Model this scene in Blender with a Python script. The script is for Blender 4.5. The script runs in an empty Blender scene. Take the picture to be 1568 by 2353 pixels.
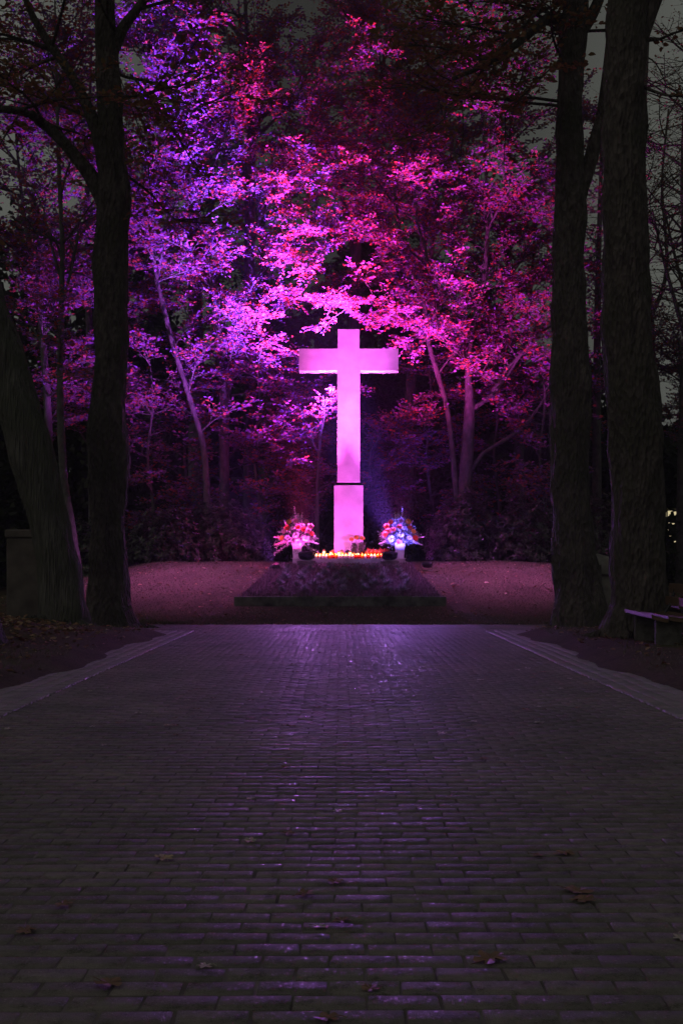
import bpy, math, random
import numpy as np
from mathutils import Vector, noise, Matrix
R = math.radians
rnd = random.Random(7)
NR = np.random.RandomState(11)
sc = bpy.context.scene
COL = sc.collection

# ------------------------------------------------------------------ camera, sky, faint fill, exposure
FPX, CX, HY, CH = 2500.0, 784.0, 1300.0, 1.2          # focal length in pixels of a 1568-wide picture, horizon row, eye height
cam_d = bpy.data.cameras.new("camera")
cam = bpy.data.objects.new("camera", cam_d); COL.objects.link(cam)
cam.location = (0, 0, CH); cam.rotation_euler = (R(90), 0, 0)
cam_d.sensor_fit = 'HORIZONTAL'; cam_d.sensor_width = 36.0
cam_d.lens = 36.0 * FPX / 1568.0
cam_d.shift_y = (HY - 1176.0) / 1568.0
cam_d.clip_start = 0.1; cam_d.clip_end = 2000
sc.camera = cam

w = bpy.data.worlds.new("World"); sc.world = w; w.use_nodes = True
nt = w.node_tree; nt.nodes.clear()
wo = nt.nodes.new('ShaderNodeOutputWorld'); bg = nt.nodes.new('ShaderNodeBackground')
tc = nt.nodes.new('ShaderNodeTexCoord'); nz = nt.nodes.new('ShaderNodeTexNoise'); nz.inputs['Scale'].default_value = 2.2
nz.inputs['Detail'].default_value = 4
cr = nt.nodes.new('ShaderNodeValToRGB')
cr.color_ramp.elements[0].position = 0.3; cr.color_ramp.elements[0].color = (0.050, 0.052, 0.047, 1)
cr.color_ramp.elements[1].position = 0.75; cr.color_ramp.elements[1].color = (0.085, 0.090, 0.080, 1)
nt.links.new(tc.outputs['Generated'], nz.inputs['Vector']); nt.links.new(nz.outputs['Fac'], cr.inputs['Fac'])
sp = nt.nodes.new('ShaderNodeSeparateXYZ'); nt.links.new(tc.outputs['Generated'], sp.inputs[0])
ab = nt.nodes.new('ShaderNodeMath'); ab.operation = 'ABSOLUTE'; nt.links.new(sp.outputs['X'], ab.inputs[0])
mr = nt.nodes.new('ShaderNodeMapRange'); mr.inputs['From Min'].default_value = 0.05; mr.inputs['From Max'].default_value = 0.28
mr.inputs['To Min'].default_value = 0.55; mr.inputs['To Max'].default_value = 1.75; nt.links.new(ab.outputs[0], mr.inputs['Value'])
vm = nt.nodes.new('ShaderNodeVectorMath'); vm.operation = 'SCALE'; nt.links.new(cr.outputs['Color'], vm.inputs[0]); nt.links.new(mr.outputs[0], vm.inputs['Scale'])
nt.links.new(vm.outputs['Vector'], bg.inputs['Color']); nt.links.new(bg.outputs['Background'], wo.inputs['Surface'])
bg.inputs['Strength'].default_value = 0.75

sun_d = bpy.data.lights.new("city_glow", 'SUN'); sun_d.energy = 0.12; sun_d.angle = R(40); sun_d.color = (1.0, 0.9, 0.78)
sun = bpy.data.objects.new("city_glow", sun_d); COL.objects.link(sun)
sun.rotation_euler = (R(62), 0, R(-48))                # soft glow of the town from behind the camera, left
vs = sc.view_settings
sc.display_settings.display_device = 'sRGB'
vs.view_transform = 'Standard'; vs.look = 'None'; vs.exposure = 0; vs.gamma = 1; vs.use_curve_mapping = False
sc.cycles.use_denoising = True
sc.cycles.max_bounces = 6; sc.cycles.transparent_max_bounces = 8
sc.cycles.sample_clamp_indirect = 4.0
sc.cycles.use_light_tree = True

def at(px, py, d):
    return Vector(((px - CX) / FPX * d, d, CH + (HY - py) / FPX * d))

def spot(name, loc, target, power, color, size, blend=0.6, radius=0.05):
    d = bpy.data.lights.new(name, 'SPOT'); d.energy = power; d.color = color
    d.spot_size = R(size); d.spot_blend = blend; d.shadow_soft_size = radius
    o = bpy.data.objects.new(name, d); COL.objects.link(o)
    o.location = loc
    o.rotation_euler = (Vector(target) - Vector(loc)).to_track_quat('-Z', 'Y').to_euler()
    return o
PINK = (1.0, 0.11, 0.72); VIOLET = (0.52, 0.14, 1.0); BLUE = (0.16, 0.10, 1.0); MAG = (1.0, 0.13, 0.98)
LL = Vector((-0.89, 27.50, 1.50)); LR = Vector((1.22, 27.50, 1.50))       # the two big floodlights on the slab
SL = Vector((-1.66, 27.05, 1.20)); SR = Vector((2.15, 27.30, 1.28))       # the two small ones in the lawn
# narrow beams up the cross, one per lens row
for L_, c_ in ((LL, (1.0, 0.10, 0.86)), (LR, (0.86, 0.11, 1.0))):
    for z_, s_, p_ in ((8.2, 33, 11500), (5.4, 24, 250), (4.4, 30, 470), (3.4, 44, 230)):
        spot("beam", L_, (0.187, 28.45, z_), p_, c_, s_, 1.0)
    spot("beam", L_ + Vector((0, -0.25, 0.25)), (0.187, 28.45, 2.0), 135, c_, 80, 1.0)
# wide beams into the trees, from two added lamps behind the flowers
TLM = Vector((-1.20, 29.40, 1.54)); TRM = Vector((1.58, 29.40, 1.54))
spot("beam", TLM, (1.6, 33.8, 17.0), 9500, (1.0, 0.045, 0.12), 46, 1.0)
spot("beam", TLM, (-2.4, 34.5, 18.0), 3000, (0.95, 0.06, 0.70), 54, 1.0)
spot("beam", TRM, (-8.0, 35.0, 18.0), 11000, (0.28, 0.07, 1.0), 50, 1.0)
spot("beam", TLM, (3.9, 36.0, 18.0), 5500, (0.20, 0.06, 1.0), 44, 1.0)
spot("beam", TRM, (3.6, 35.5, 18.0), 5000, (1.0, 0.06, 0.45), 54, 1.0)
spot("beam", SL, (-6.2, 35, 17.0), 6500, (0.42, 0.09, 0.90), 50, 1.0)
spot("beam", SR, (7.4, 36, 17.0), 7500, (0.85, 0.07, 0.80), 52, 1.0)
# tight high beams that reach the tops
spot("beam", TLM, (-0.6, 33.0, 19.5), 33000, (1.0, 0.05, 0.26), 38, 1.0)
spot("beam", TRM, (-7.0, 34.5, 21.0), 125000, (0.30, 0.08, 1.0), 36, 1.0)
spot("beam", TRM, (1.2, 33.5, 21.0), 18000, (0.75, 0.07, 0.85), 40, 1.0)
spot("beam", SL, (-10.0, 34, 14.0), 12000, (0.50, 0.09, 0.85), 52, 1.0)
spot("beam", SL, (-4.0, 33, 4.2), 420, (0.95, 0.08, 0.50), 76, 1.0)
spot("beam", SR, (5.2, 33, 4.2), 380, (0.60, 0.09, 0.75), 76, 1.0)
spot("beam", TRM, (1.9, 34.0, 4.6), 700, (0.22, 0.09, 1.0), 38, 1.0)
# added spots that brighten the flowers, the slab, the lawn and the avenue
spot("added_spill", LL + Vector((0, -0.10, 0.12)), (-1.38, 28.2, 2.35), 330, (1.0, 0.06, 0.66), 76, 0.9)
spot("added_spill", LR + Vector((0, -0.10, 0.12)), (1.75, 28.2, 2.35), 620, (0.13, 0.08, 1.0), 76, 0.9)
for L_, c_ in ((LL, (0.60, 0.20, 1.0)), (LR, (0.46, 0.19, 1.0))):
    spot("added_spill", L_ + Vector((0, -0.12, 0.22)), (1.5*L_.x, 10.0, 2.4), 760, c_, 74, 1.0, 0.15)
for L_, c_ in ((LL, (0.95, 0.2, 0.9)), (LR, (0.5, 0.2, 1.0))):
    spot("added_spill", L_ + Vector((0.25*(1 if L_.x < 0 else -1), -0.42, -0.08)), (0.187, 27.65, 1.28), 4.5, c_, 150, 1.0)
PL = Vector((-5.16, 24.3, 6.2)); PR = Vector((5.17, 24.6, 6.2))         # added unseen lamps on poles, there to brighten the lawn
spot("added_lawn_beam", PL, (-4.0, 26.2, 0.6), 4700, (0.90, 0.22, 1.0), 70, 1.0, 0.1)
spot("added_lawn_beam", PR, (4.3, 26.4, 0.6), 4700, (0.90, 0.22, 1.0), 70, 1.0, 0.1)

spot("added_spill", SR + Vector((0.1, -0.1, 0.45)), (2.3, 24.6, 0.5), 40, (0.25, 0.15, 1.0), 90, 1.0, 0.05)
spot("added_spill", SL + Vector((-0.1, -0.1, 0.45)), (-2.3, 24.6, 0.5), 22, (0.6, 0.2, 1.0), 90, 1.0, 0.05)

# ------------------------------------------------------------------ materials
def mat(name):
    m = bpy.data.materials.new(name); m.use_nodes = True
    n = m.node_tree; n.nodes.clear()
    out = n.nodes.new('ShaderNodeOutputMaterial'); b = n.nodes.new('ShaderNodeBsdfPrincipled')
    n.links.new(b.outputs[0], out.inputs[0])
    return m, n, b, out
def N(n, t, **kw):
    x = n.nodes.new(t)
    for k, v in kw.items():
        if k in x.inputs: x.inputs[k].default_value = v
        else: setattr(x, k, v)
    return x
def ramp(n, src, stops):
    r = n.nodes.new('ShaderNodeValToRGB'); e = r.color_ramp.elements
    while len(e) < len(stops): e.new(0.5)
    for i, (p, c) in enumerate(stops):
        e[i].position = p; e[i].color = (*c, 1)
    n.links.new(src, r.inputs['Fac']); return r
def plain(name, col, rough=0.6, spec=0.3, metal=0.0, var=0.15, scale=20, bump=0.0, bscale=60):
    m, n, b, out = mat(name)
    t = N(n, 'ShaderNodeTexCoord'); z = N(n, 'ShaderNodeTexNoise', Scale=scale, Detail=5.0)
    n.links.new(t.outputs['Object'], z.inputs['Vector'])
    r = ramp(n, z.outputs['Fac'], [(0.3, tuple(c*(1-var) for c in col)), (0.7, tuple(min(1, c*(1+var)) for c in col))])
    n.links.new(r.outputs[0], b.inputs['Base Color'])
    b.inputs['Roughness'].default_value = rough; b.inputs['Specular IOR Level'].default_value = spec; b.inputs['Metallic'].default_value = metal
    if bump:
        z2 = N(n, 'ShaderNodeTexNoise', Scale=bscale, Detail=6.0); n.links.new(t.outputs['Object'], z2.inputs['Vector'])
        bp = N(n, 'ShaderNodeBump', Strength=bump, Distance=0.02); n.links.new(z2.outputs['Fac'], bp.inputs['Height'])
        n.links.new(bp.outputs[0], b.inputs['Normal'])
    return m
def emit(name, col, s):
    m = bpy.data.materials.new(name); m.use_nodes = True; n = m.node_tree; n.nodes.clear()
    o = n.nodes.new('ShaderNodeOutputMaterial'); e = n.nodes.new('ShaderNodeEmission')
    e.inputs[0].default_value = (*col, 1); e.inputs[1].default_value = s; n.links.new(e.outputs[0], o.inputs[0]); return m
def leafmat(name, stops, rough=0.42, trans=0.35, spec=0.5):
    m, n, b, out = mat(name)
    g = N(n, 'ShaderNodeNewGeometry')
    r = ramp(n, g.outputs['Random Per Island'], stops)
    n.links.new(r.outputs[0], b.inputs['Base Color'])
    b.inputs['Roughness'].default_value = rough; b.inputs['Specular IOR Level'].default_value = spec
    tr = N(n, 'ShaderNodeBsdfTranslucent'); n.links.new(r.outputs[0], tr.inputs['Color'])
    mx = N(n, 'ShaderNodeMixShader'); mx.inputs[0].default_value = trans
    n.links.new(b.outputs[0], mx.inputs[1]); n.links.new(tr.outputs[0], mx.inputs[2]); n.links.new(mx.outputs[0], out.inputs[0])
    return m
def barkmat(name, c1, c2, moss=None, zs=0.22, bump=0.9, scale=9):
    m, n, b, out = mat(name)
    t = N(n, 'ShaderNodeTexCoord'); mp = N(n, 'ShaderNodeMapping'); mp.inputs['Scale'].default_value = (1, 1, zs)
    n.links.new(t.outputs['Object'], mp.inputs['Vector'])
    v = N(n, 'ShaderNodeTexVoronoi', Scale=scale*2.2); z = N(n, 'ShaderNodeTexNoise', Scale=scale, Detail=8.0, Roughness=0.65)
    n.links.new(mp.outputs[0], v.inputs['Vector']); n.links.new(mp.outputs[0], z.inputs['Vector'])
    r = ramp(n, z.outputs['Fac'], [(0.32, c1), (0.68, c2)])
    last = r.outputs[0]
    if moss:
        z3 = N(n, 'ShaderNodeTexNoise', Scale=1.6, Detail=4.0); n.links.new(t.outputs['Object'], z3.inputs['Vector'])
        f = ramp(n, z3.outputs['Fac'], [(0.45, (0, 0, 0)), (0.62, (1, 1, 1))])
        mx = N(n, 'ShaderNodeMixRGB'); n.links.new(f.outputs[0], mx.inputs[0]); n.links.new(last, mx.inputs[1]); mx.inputs[2].default_value = (*moss, 1)
        last = mx.outputs[0]
    n.links.new(last, b.inputs['Base Color'])
    ad = N(n, 'ShaderNodeMath', operation='ADD'); n.links.new(z.outputs['Fac'], ad.inputs[0]); n.links.new(v.outputs['Distance'], ad.inputs[1])
    bp = N(n, 'ShaderNodeBump', Strength=bump, Distance=0.08); n.links.new(ad.outputs[0], bp.inputs['Height']); n.links.new(bp.outputs[0], b.inputs['Normal'])
    b.inputs['Roughness'].default_value = 0.9; b.inputs['Specular IOR Level'].default_value = 0.15
    return m

M = {}
M['stone'] = plain('white_limestone', (0.62, 0.60, 0.58), 0.75, 0.3, var=0.16, scale=3.0, bump=0.25, bscale=90)
M['slab'] = plain('slab_stone', (0.36, 0.35, 0.34), 0.7, 0.3, var=0.3, scale=6, bump=0.3)
M['kerb'] = plain('mossy_kerb', (0.13, 0.13, 0.115), 0.9, 0.2, var=0.6, scale=5, bump=0.5)
M['grave'] = plain('weathered_gravestone', (0.13, 0.115, 0.10), 0.85, 0.2, var=0.35, scale=3, bump=0.4, bscale=40)
M['grave_pale'] = plain('pale_gravestone', (0.30, 0.28, 0.25), 0.85, 0.2, var=0.35, scale=4, bump=0.4, bscale=40)
M['black'] = plain('black_housing', (0.015, 0.015, 0.017), 0.45, 0.4, var=0.2)
M['steel'] = plain('bracket_steel', (0.35, 0.34, 0.33), 0.4, 0.5, metal=0.6, var=0.2)
M['lens_pink'] = emit('lens_pink', (1, 0.2, 0.8), 6); M['lens_blue'] = emit('lens_blue', (0.3, 0.2, 1), 6)
M['beech'] = leafmat('copper_beech_leaf', [(0.0, (0.44, 0.09, 0.04)), (0.22, (0.44, 0.09, 0.06)), (0.36, (0.34, 0.11, 0.22)), (0.62, (0.28, 0.13, 0.34)), (0.9, (0.22, 0.13, 0.42)), (1.0, (0.48, 0.12, 0.05))])
M['brownleaf'] = leafmat('brown_maple_leaf', [(0.0, (0.20, 0.09, 0.055)), (0.5, (0.30, 0.14, 0.08)), (1.0, (0.26, 0.18, 0.07))], 0.6, 0.4, 0.2)
M['rhodo'] = leafmat('rhododendron_leaf', [(0.0, (0.035, 0.05, 0.03)), (0.6, (0.06, 0.085, 0.045)), (1.0, (0.10, 0.11, 0.07))], 0.28, 0.08, 0.7)
M['darkleaf'] = leafmat('dark_hedge_leaf', [(0.0, (0.025, 0.03, 0.018)), (1.0, (0.05, 0.06, 0.03))], 0.6, 0.1, 0.2)
M['grass'] = leafmat('grass_blade', [(0.0, (0.12, 0.11, 0.07)), (0.5, (0.16, 0.16, 0.10)), (1.0, (0.24, 0.21, 0.14))], 0.6, 0.25, 0.2)
M['heather'] = leafmat('heather_sprig', [(0.0, (0.11, 0.07, 0.09)), (0.6, (0.20, 0.12, 0.15)), (1.0, (0.30, 0.22, 0.24))], 0.7, 0.2, 0.2)
M['silver'] = leafmat('silver_plant', [(0.0, (0.18, 0.17, 0.18)), (1.0, (0.38, 0.35, 0.38))], 0.6, 0.2, 0.2)
M['litter'] = leafmat('dry_leaf', [(0.0, (0.16, 0.06, 0.03)), (0.4, (0.24, 0.12, 0.06)), (0.8, (0.36, 0.24, 0.12)), (1.0, (0.5, 0.42, 0.28))], 0.5, 0.15, 0.4)
M['leafyellow'] = plain('yellow_dry_leaf', (0.42, 0.32, 0.20), 0.5, 0.4, var=0.3)
M['leafbrown'] = plain('brown_dry_leaf', (0.22, 0.12, 0.09), 0.5, 0.4, var=0.3)
M['leafpale'] = plain('pale_dry_leaf', (0.42, 0.36, 0.33), 0.35, 0.5, var=0.2)
M['bark_dark'] = barkmat('dark_moss_bark', (0.055, 0.047, 0.042), (0.17, 0.147, 0.132), moss=(0.085, 0.08, 0.062), zs=0.4, bump=1.0)
M['bark_furrow'] = barkmat('furrowed_green_bark', (0.06, 0.06, 0.05), (0.19, 0.186, 0.16), moss=(0.105, 0.11, 0.082), zs=0.10, scale=14)
M['bark_beech'] = barkmat('grey_beech_bark', (0.065, 0.062, 0.06), (0.17, 0.16, 0.155), zs=0.6, bump=0.35, scale=5)
M['wood'] = plain('bench_board', (0.12, 0.075, 0.045), 0.35, 0.5, var=0.35, scale=8)
M['concrete'] = plain('mossy_concrete', (0.10, 0.095, 0.085), 0.9, 0.2, var=0.4, scale=10, bump=0.4)
M['wall'] = plain('house_plaster', (0.30, 0.28, 0.24), 0.9, 0.1)
M['rooft'] = plain('roof_tile', (0.08, 0.05, 0.04), 0.8, 0.2)
M['window'] = emit('lit_window', (1.0, 0.84, 0.48), 0.65)
M['flame'] = emit('candle_flame', (1.0, 0.46, 0.12), 34)
M['wax'] = plain('white_wax', (0.8, 0.74, 0.66), 0.5, 0.3)
M['gold'] = plain('gold_lid', (0.65, 0.42, 0.15), 0.3, 0.6, metal=0.8)
M['white_vase'] = plain('white_vase', (0.52, 0.51, 0.51), 0.4, 0.5, var=0.05)
M['ivy'] = plain('vase_tendril_relief', (0.12, 0.10, 0.10), 0.6)
M['petal_orange'] = plain('orange_petal', (0.78, 0.12, 0.07), 0.6); M['petal_yellow'] = plain('yellow_petal', (0.85, 0.42, 0.08), 0.6)
M['petal_white'] = plain('white_petal', (0.80, 0.74, 0.74), 0.6); M['petal_pink'] = plain('pink_petal', (0.80, 0.35, 0.42), 0.6)
M['foliage'] = leafmat('bouquet_leaf', [(0.0, (0.16, 0.20, 0.14)), (1.0, (0.46, 0.48, 0.44))], 0.5, 0.2)
M['dark_stem'] = leafmat('dark_stem_leaf', [(0.0, (0.04, 0.06, 0.03)), (1.0, (0.14, 0.15, 0.10))], 0.6, 0.1)
def jarmat(name, col):
    m, n, b, out = mat(name)
    b.inputs['Base Color'].default_value = (*col, 1); b.inputs['Roughness'].default_value = 0.2
    tr = N(n, 'ShaderNodeBsdfTranslucent'); tr.inputs['Color'].default_value = (*col, 1)
    tp = N(n, 'ShaderNodeBsdfTransparent'); tp.inputs['Color'].default_value = (*col, 1)
    m1 = N(n, 'ShaderNodeMixShader'); m1.inputs[0].default_value = 0.6; m2 = N(n, 'ShaderNodeMixShader'); m2.inputs[0].default_value = 0.4
    n.links.new(b.outputs[0], m1.inputs[1]); n.links.new(tr.outputs[0], m1.inputs[2])
    n.links.new(m1.outputs[0], m2.inputs[1]); n.links.new(tp.outputs[0], m2.inputs[2]); n.links.new(m2.outputs[0], out.inputs[0])
    return m
M['jar_clear'] = jarmat('clear_jar', (0.85, 0.80, 0.78)); M['jar_red'] = jarmat('red_jar', (0.80, 0.05, 0.03)); M['jar_orange'] = jarmat('orange_jar', (0.9, 0.30, 0.05))

def brickmat():
    m, n, b, out = mat('brick_paving')
    g = N(n, 'ShaderNodeNewGeometry'); t = N(n, 'ShaderNodeTexCoord')
    r = ramp(n, g.outputs['Random Per Island'], [(0.0, (0.19, 0.168, 0.17)), (0.5, (0.215, 0.19, 0.19)), (1.0, (0.25, 0.22, 0.22))])
    z = N(n, 'ShaderNodeTexNoise', Scale=0.9, Detail=5.0); n.links.new(t.outputs['Object'], z.inputs['Vector'])
    zr = ramp(n, z.outputs['Fac'], [(0.3, (0.62, 0.66, 0.6)), (0.7, (1.1, 1.05, 1.05))])
    mx = N(n, 'ShaderNodeMixRGB', blend_type='MULTIPLY'); mx.inputs[0].default_value = 1
    n.links.new(r.outputs[0], mx.inputs[1]); n.links.new(zr.outputs[0], mx.inputs[2])
    z2 = N(n, 'ShaderNodeTexNoise', Scale=240.0, Detail=3.0); n.links.new(t.outputs['Object'], z2.inputs['Vector'])
    z3 = N(n, 'ShaderNodeTexNoise', Scale=35.0, Detail=6.0); n.links.new(t.outputs['Object'], z3.inputs['Vector'])
    z4 = N(n, 'ShaderNodeTexNoise', Scale=14.0, Detail=7.0, Roughness=0.7); n.links.new(t.outputs['Object'], z4.inputs['Vector'])
    av = N(n, 'ShaderNodeMath', operation='MULTIPLY_ADD'); av.inputs[1].default_value = 0.45; n.links.new(z2.outputs['Fac'], av.inputs[0]); n.links.new(z4.outputs['Fac'], av.inputs[2])
    gr = ramp(n, av.outputs[0], [(0.55, (0.50, 0.52, 0.48)), (0.68, (0.95, 0.95, 0.95)), (0.9, (1.25, 1.25, 1.25))])
    m2 = N(n, 'ShaderNodeMixRGB', blend_type='MULTIPLY'); m2.inputs[0].default_value = 1
    n.links.new(mx.outputs[0], m2.inputs[1]); n.links.new(gr.outputs[0], m2.inputs[2])
    n.links.new(m2.outputs[0], b.inputs['Base Color'])
    rr = N(n, 'ShaderNodeMapRange'); rr.inputs['To Min'].default_value = 0.62; rr.inputs['To Max'].default_value = 0.88
    n.links.new(g.outputs['Random Per Island'], rr.inputs['Value'])
    vo = N(n, 'ShaderNodeTexVoronoi', Scale=150.0); n.links.new(t.outputs['Object'], vo.inputs['Vector'])
    sx_ = N(n, 'ShaderNodeSeparateColor'); n.links.new(vo.outputs['Color'], sx_.inputs[0])
    gt = N(n, 'ShaderNodeMath', operation='GREATER_THAN'); gt.inputs[1].default_value = 0.93; n.links.new(sx_.outputs[0], gt.inputs[0])
    sb = N(n, 'ShaderNodeMath', operation='MULTIPLY_ADD'); sb.inputs[1].default_value = -0.35; n.links.new(gt.outputs[0], sb.inputs[0]); n.links.new(rr.outputs[0], sb.inputs[2])
    n.links.new(sb.outputs[0], b.inputs['Roughness'])
    b.inputs['Specular IOR Level'].default_value = 0.2
    ad = N(n, 'ShaderNodeMath', operation='ADD'); n.links.new(z2.outputs['Fac'], ad.inputs[0]); n.links.new(z3.outputs['Fac'], ad.inputs[1])
    a2 = N(n, 'ShaderNodeMath', operation='MULTIPLY_ADD'); a2.inputs[1].default_value = 1.6; n.links.new(z4.outputs['Fac'], a2.inputs[0]); n.links.new(ad.outputs[0], a2.inputs[2]); ad = a2
    bp = N(n, 'ShaderNodeBump', Strength=0.8, Distance=0.004); n.links.new(ad.outputs[0], bp.inputs['Height']); n.links.new(bp.outputs[0], b.inputs['Normal'])
    return m
M['brick'] = brickmat()
M['joint'] = plain('joint_sand', (0.15, 0.13, 0.13), 0.95, 0.1, var=0.6, scale=3)
M['gutter'] = plain('smooth_paving_strip', (0.25, 0.225, 0.235), 0.6, 0.4, var=0.3, scale=5, bump=0.3, bscale=120)
def groundmat():
    m, n, b, out = mat('soil_and_lawn')
    t = N(n, 'ShaderNodeTexCoord')
    z = N(n, 'ShaderNodeTexNoise', Scale=1.3, Detail=9.0, Roughness=0.7); n.links.new(t.outputs['Object'], z.inputs['Vector'])
    z2 = N(n, 'ShaderNodeTexNoise', Scale=22.0, Detail=8.0, Roughness=0.75); n.links.new(t.outputs['Object'], z2.inputs['Vector'])
    r = ramp(n, z.outputs['Fac'], [(0.3, (0.055, 0.042, 0.03)), (0.55, (0.10, 0.075, 0.05)), (0.75, (0.09, 0.10, 0.05))])
    r2 = ramp(n, z2.outputs['Fac'], [(0.3, (0.5, 0.5, 0.5)), (0.7, (1.5, 1.5, 1.5))])
    mx = N(n, 'ShaderNodeMixRGB', blend_type='MULTIPLY'); mx.inputs[0].default_value = 1
    n.links.new(r.outputs[0], mx.inputs[1]); n.links.new(r2.outputs[0], mx.inputs[2]); n.links.new(mx.outputs[0], b.inputs['Base Color'])
    bp = N(n, 'ShaderNodeBump', Strength=0.9, Distance=0.04); n.links.new(z2.outputs['Fac'], bp.inputs['Height']); n.links.new(bp.outputs[0], b.inputs['Normal'])
    b.inputs['Roughness'].default_value = 0.95; b.inputs['Specular IOR Level'].default_value = 0.1
    return m
M['ground'] = groundmat()
M['bedsoil'] = plain('bed_soil', (0.045, 0.035, 0.03), 0.95, 0.1, var=0.5, scale=25, bump=0.8, bscale=50)

# ------------------------------------------------------------------ mesh helpers
class MB:
    def __init__(s): s.v = []; s.f = []; s.n = 0
    def add(s, vs, fs):
        vs = np.asarray(vs, float).reshape(-1, 3); s.v.append(vs); o = s.n
        s.f.extend([tuple(i + o for i in f) for f in fs]); s.n += len(vs)
    def box(s, c, size, rz=0, bev=0.0, taper=1.0, rx=0):
        x, y, z = [q / 2 for q in size]; e = bev
        m_ = Matrix.Rotation(rz, 3, 'Z') @ Matrix.Rotation(rx, 3, 'X')
        if e <= 0:
            vs = [(-x, -y, -z), (x, -y, -z), (x, y, -z), (-x, y, -z), (-x*taper, -y*taper, z), (x*taper, -y*taper, z), (x*taper, y*taper, z), (-x*taper, y*taper, z)]
            fs = [(0, 3, 2, 1), (4, 5, 6, 7), (0, 1, 5, 4), (1, 2, 6, 5), (2, 3, 7, 6), (3, 0, 4, 7)]
        else:
            vs = []; lv = [(-z, e), (-z + e, 0), (z - e, 0), (z, e)]
            for zz, k in lv:
                a, b_ = x - k, y - k
                vs += [(-a + e, -b_, zz), (a - e, -b_, zz), (a, -b_ + e, zz), (a, b_ - e, zz), (a - e, b_, zz), (-a + e, b_, zz), (-a, b_ - e, zz), (-a, -b_ + e, zz)]
            fs = [tuple(range(7, -1, -1)), tuple(range(24, 32))]
            for L in range(3):
                for i in range(8):
                    j = (i + 1) % 8; fs.append((L*8 + i, L*8 + j, L*8 + 8 + j, L*8 + 8 + i))
        vs = [m_ @ Vector(q) + Vector(c) for q in vs]
        s.add([tuple(q) for q in vs], fs)
    def tube(s, pts, rad, k=6, cap=True, bump=0.0, seed=0, bs=(3.0, 0.8)):
        P = np.asarray([tuple(p) for p in pts], float); n_ = len(P); rad = np.broadcast_to(np.asarray(rad, float), (n_,))
        T = np.gradient(P, axis=0); T /= np.linalg.norm(T, axis=1)[:, None] + 1e-9
        up = np.array((0, 1.0, 0)) if abs(T[0][2]) > 0.7 else np.array((0, 0, 1.0))
        ref = np.where(np.abs(T @ up)[:, None] > 0.95, np.array((1.0, 0.2, 0)), up)
        A = np.cross(T, ref); A /= np.linalg.norm(A, axis=1)[:, None] + 1e-9; B = np.cross(T, A)
        th = np.linspace(0, 2*np.pi, k, endpoint=False)
        rr = np.repeat(rad[:, None], k, 1)
        if bump:
            for i in range(n_):
                for j in range(k):
                    q = Vector((math.cos(th[j]) * bs[0] + seed * 7.1, math.sin(th[j]) * bs[0], P[i][2] * bs[1]))
                    q2 = Vector((math.cos(th[j]) * 1.1 + seed * 3.3, math.sin(th[j]) * 1.1, P[i][2] * 1.7 + 9))
                    rr[i, j] *= 1 + bump * noise.noise(q) + bump * 1.1 * noise.noise(q2) + bump * 0.35 * noise.noise(q * 4.0)
        V = P[:, None, :] + rr[..., None] * (np.cos(th)[None, :, None] * A[:, None, :] + np.sin(th)[None, :, None] * B[:, None, :])
        fs = []
        for i in range(n_ - 1):
            for j in range(k):
                j2 = (j + 1) % k; fs.append((i*k + j, i*k + j2, (i+1)*k + j2, (i+1)*k + j))
        if cap: fs.append(tuple(range(k - 1, -1, -1))); fs.append(tuple(range((n_-1)*k, n_*k)))
        s.add(V.reshape(-1, 3), fs)
    def lathe(s, prof, c=(0, 0, 0), k=16, capb=True, capt=True):
        vs = []; fs = []
        for r_, z_ in prof:
            for j in range(k):
                a = 2*math.pi*j/k; vs.append((c[0] + r_*math.cos(a), c[1] + r_*math.sin(a), c[2] + z_))
        for i in range(len(prof) - 1):
            for j in range(k):
                j2 = (j+1) % k; fs.append((i*k+j, i*k+j2, (i+1)*k+j2, (i+1)*k+j))
        if capb: fs.append(tuple(range(k-1, -1, -1)))
        if capt: fs.append(tuple(range((len(prof)-1)*k, len(prof)*k)))
        s.add(vs, fs)
    def build(s, name, m, parent=None, smooth=False):
        V = np.concatenate(s.v) if s.v else np.zeros((0, 3))
        if parent is not None: V = V - np.array(world_loc(parent))
        return mesh_obj(name, V, s.f, m, parent, smooth)

def world_loc(o):
    l = Vector(o.location)
    while o.parent: o = o.parent; l += Vector(o.location)
    return tuple(l)
def mesh_obj(name, V, faces, m, parent=None, smooth=False):
    me = bpy.data.meshes.new(name)
    if isinstance(faces, np.ndarray):
        nf, k = faces.shape
        me.vertices.add(len(V)); me.vertices.foreach_set('co', V.astype(np.float32).ravel())
        me.loops.add(nf*k); me.loops.foreach_set('vertex_index', faces.astype(np.int32).ravel())
        me.polygons.add(nf); me.polygons.foreach_set('loop_start', np.arange(0, nf*k, k, dtype=np.int32))
        me.update(calc_edges=True)
    else:
        me.from_pydata([tuple(v) for v in V], [], faces); me.update()
    if smooth: me.polygons.foreach_set('use_smooth', [True]*len(me.polygons))
    me.materials.append(m)
    o = bpy.data.objects.new(name, me); COL.objects.link(o)
    if parent is not None: o.parent = parent
    return o
def tag(o, label=None, cat=None, group=None, kind=None):
    if label: o['label'] = label
    if cat: o['category'] = cat
    if group: o['group'] = group
    if kind: o['kind'] = kind
    return o
def empty(name, loc, label, cat, group=None):
    o = bpy.data.objects.new(name, None); COL.objects.link(o); o.location = loc; o.empty_display_size = 0.1
    return tag(o, label, cat, group)
def copy_tree(o, parent=None):
    c = o.copy(); COL.objects.link(c)
    if parent is not None: c.parent = parent
    for ch in [x for x in bpy.data.objects if x.parent == o]: copy_tree(ch, c)
    return c
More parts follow.
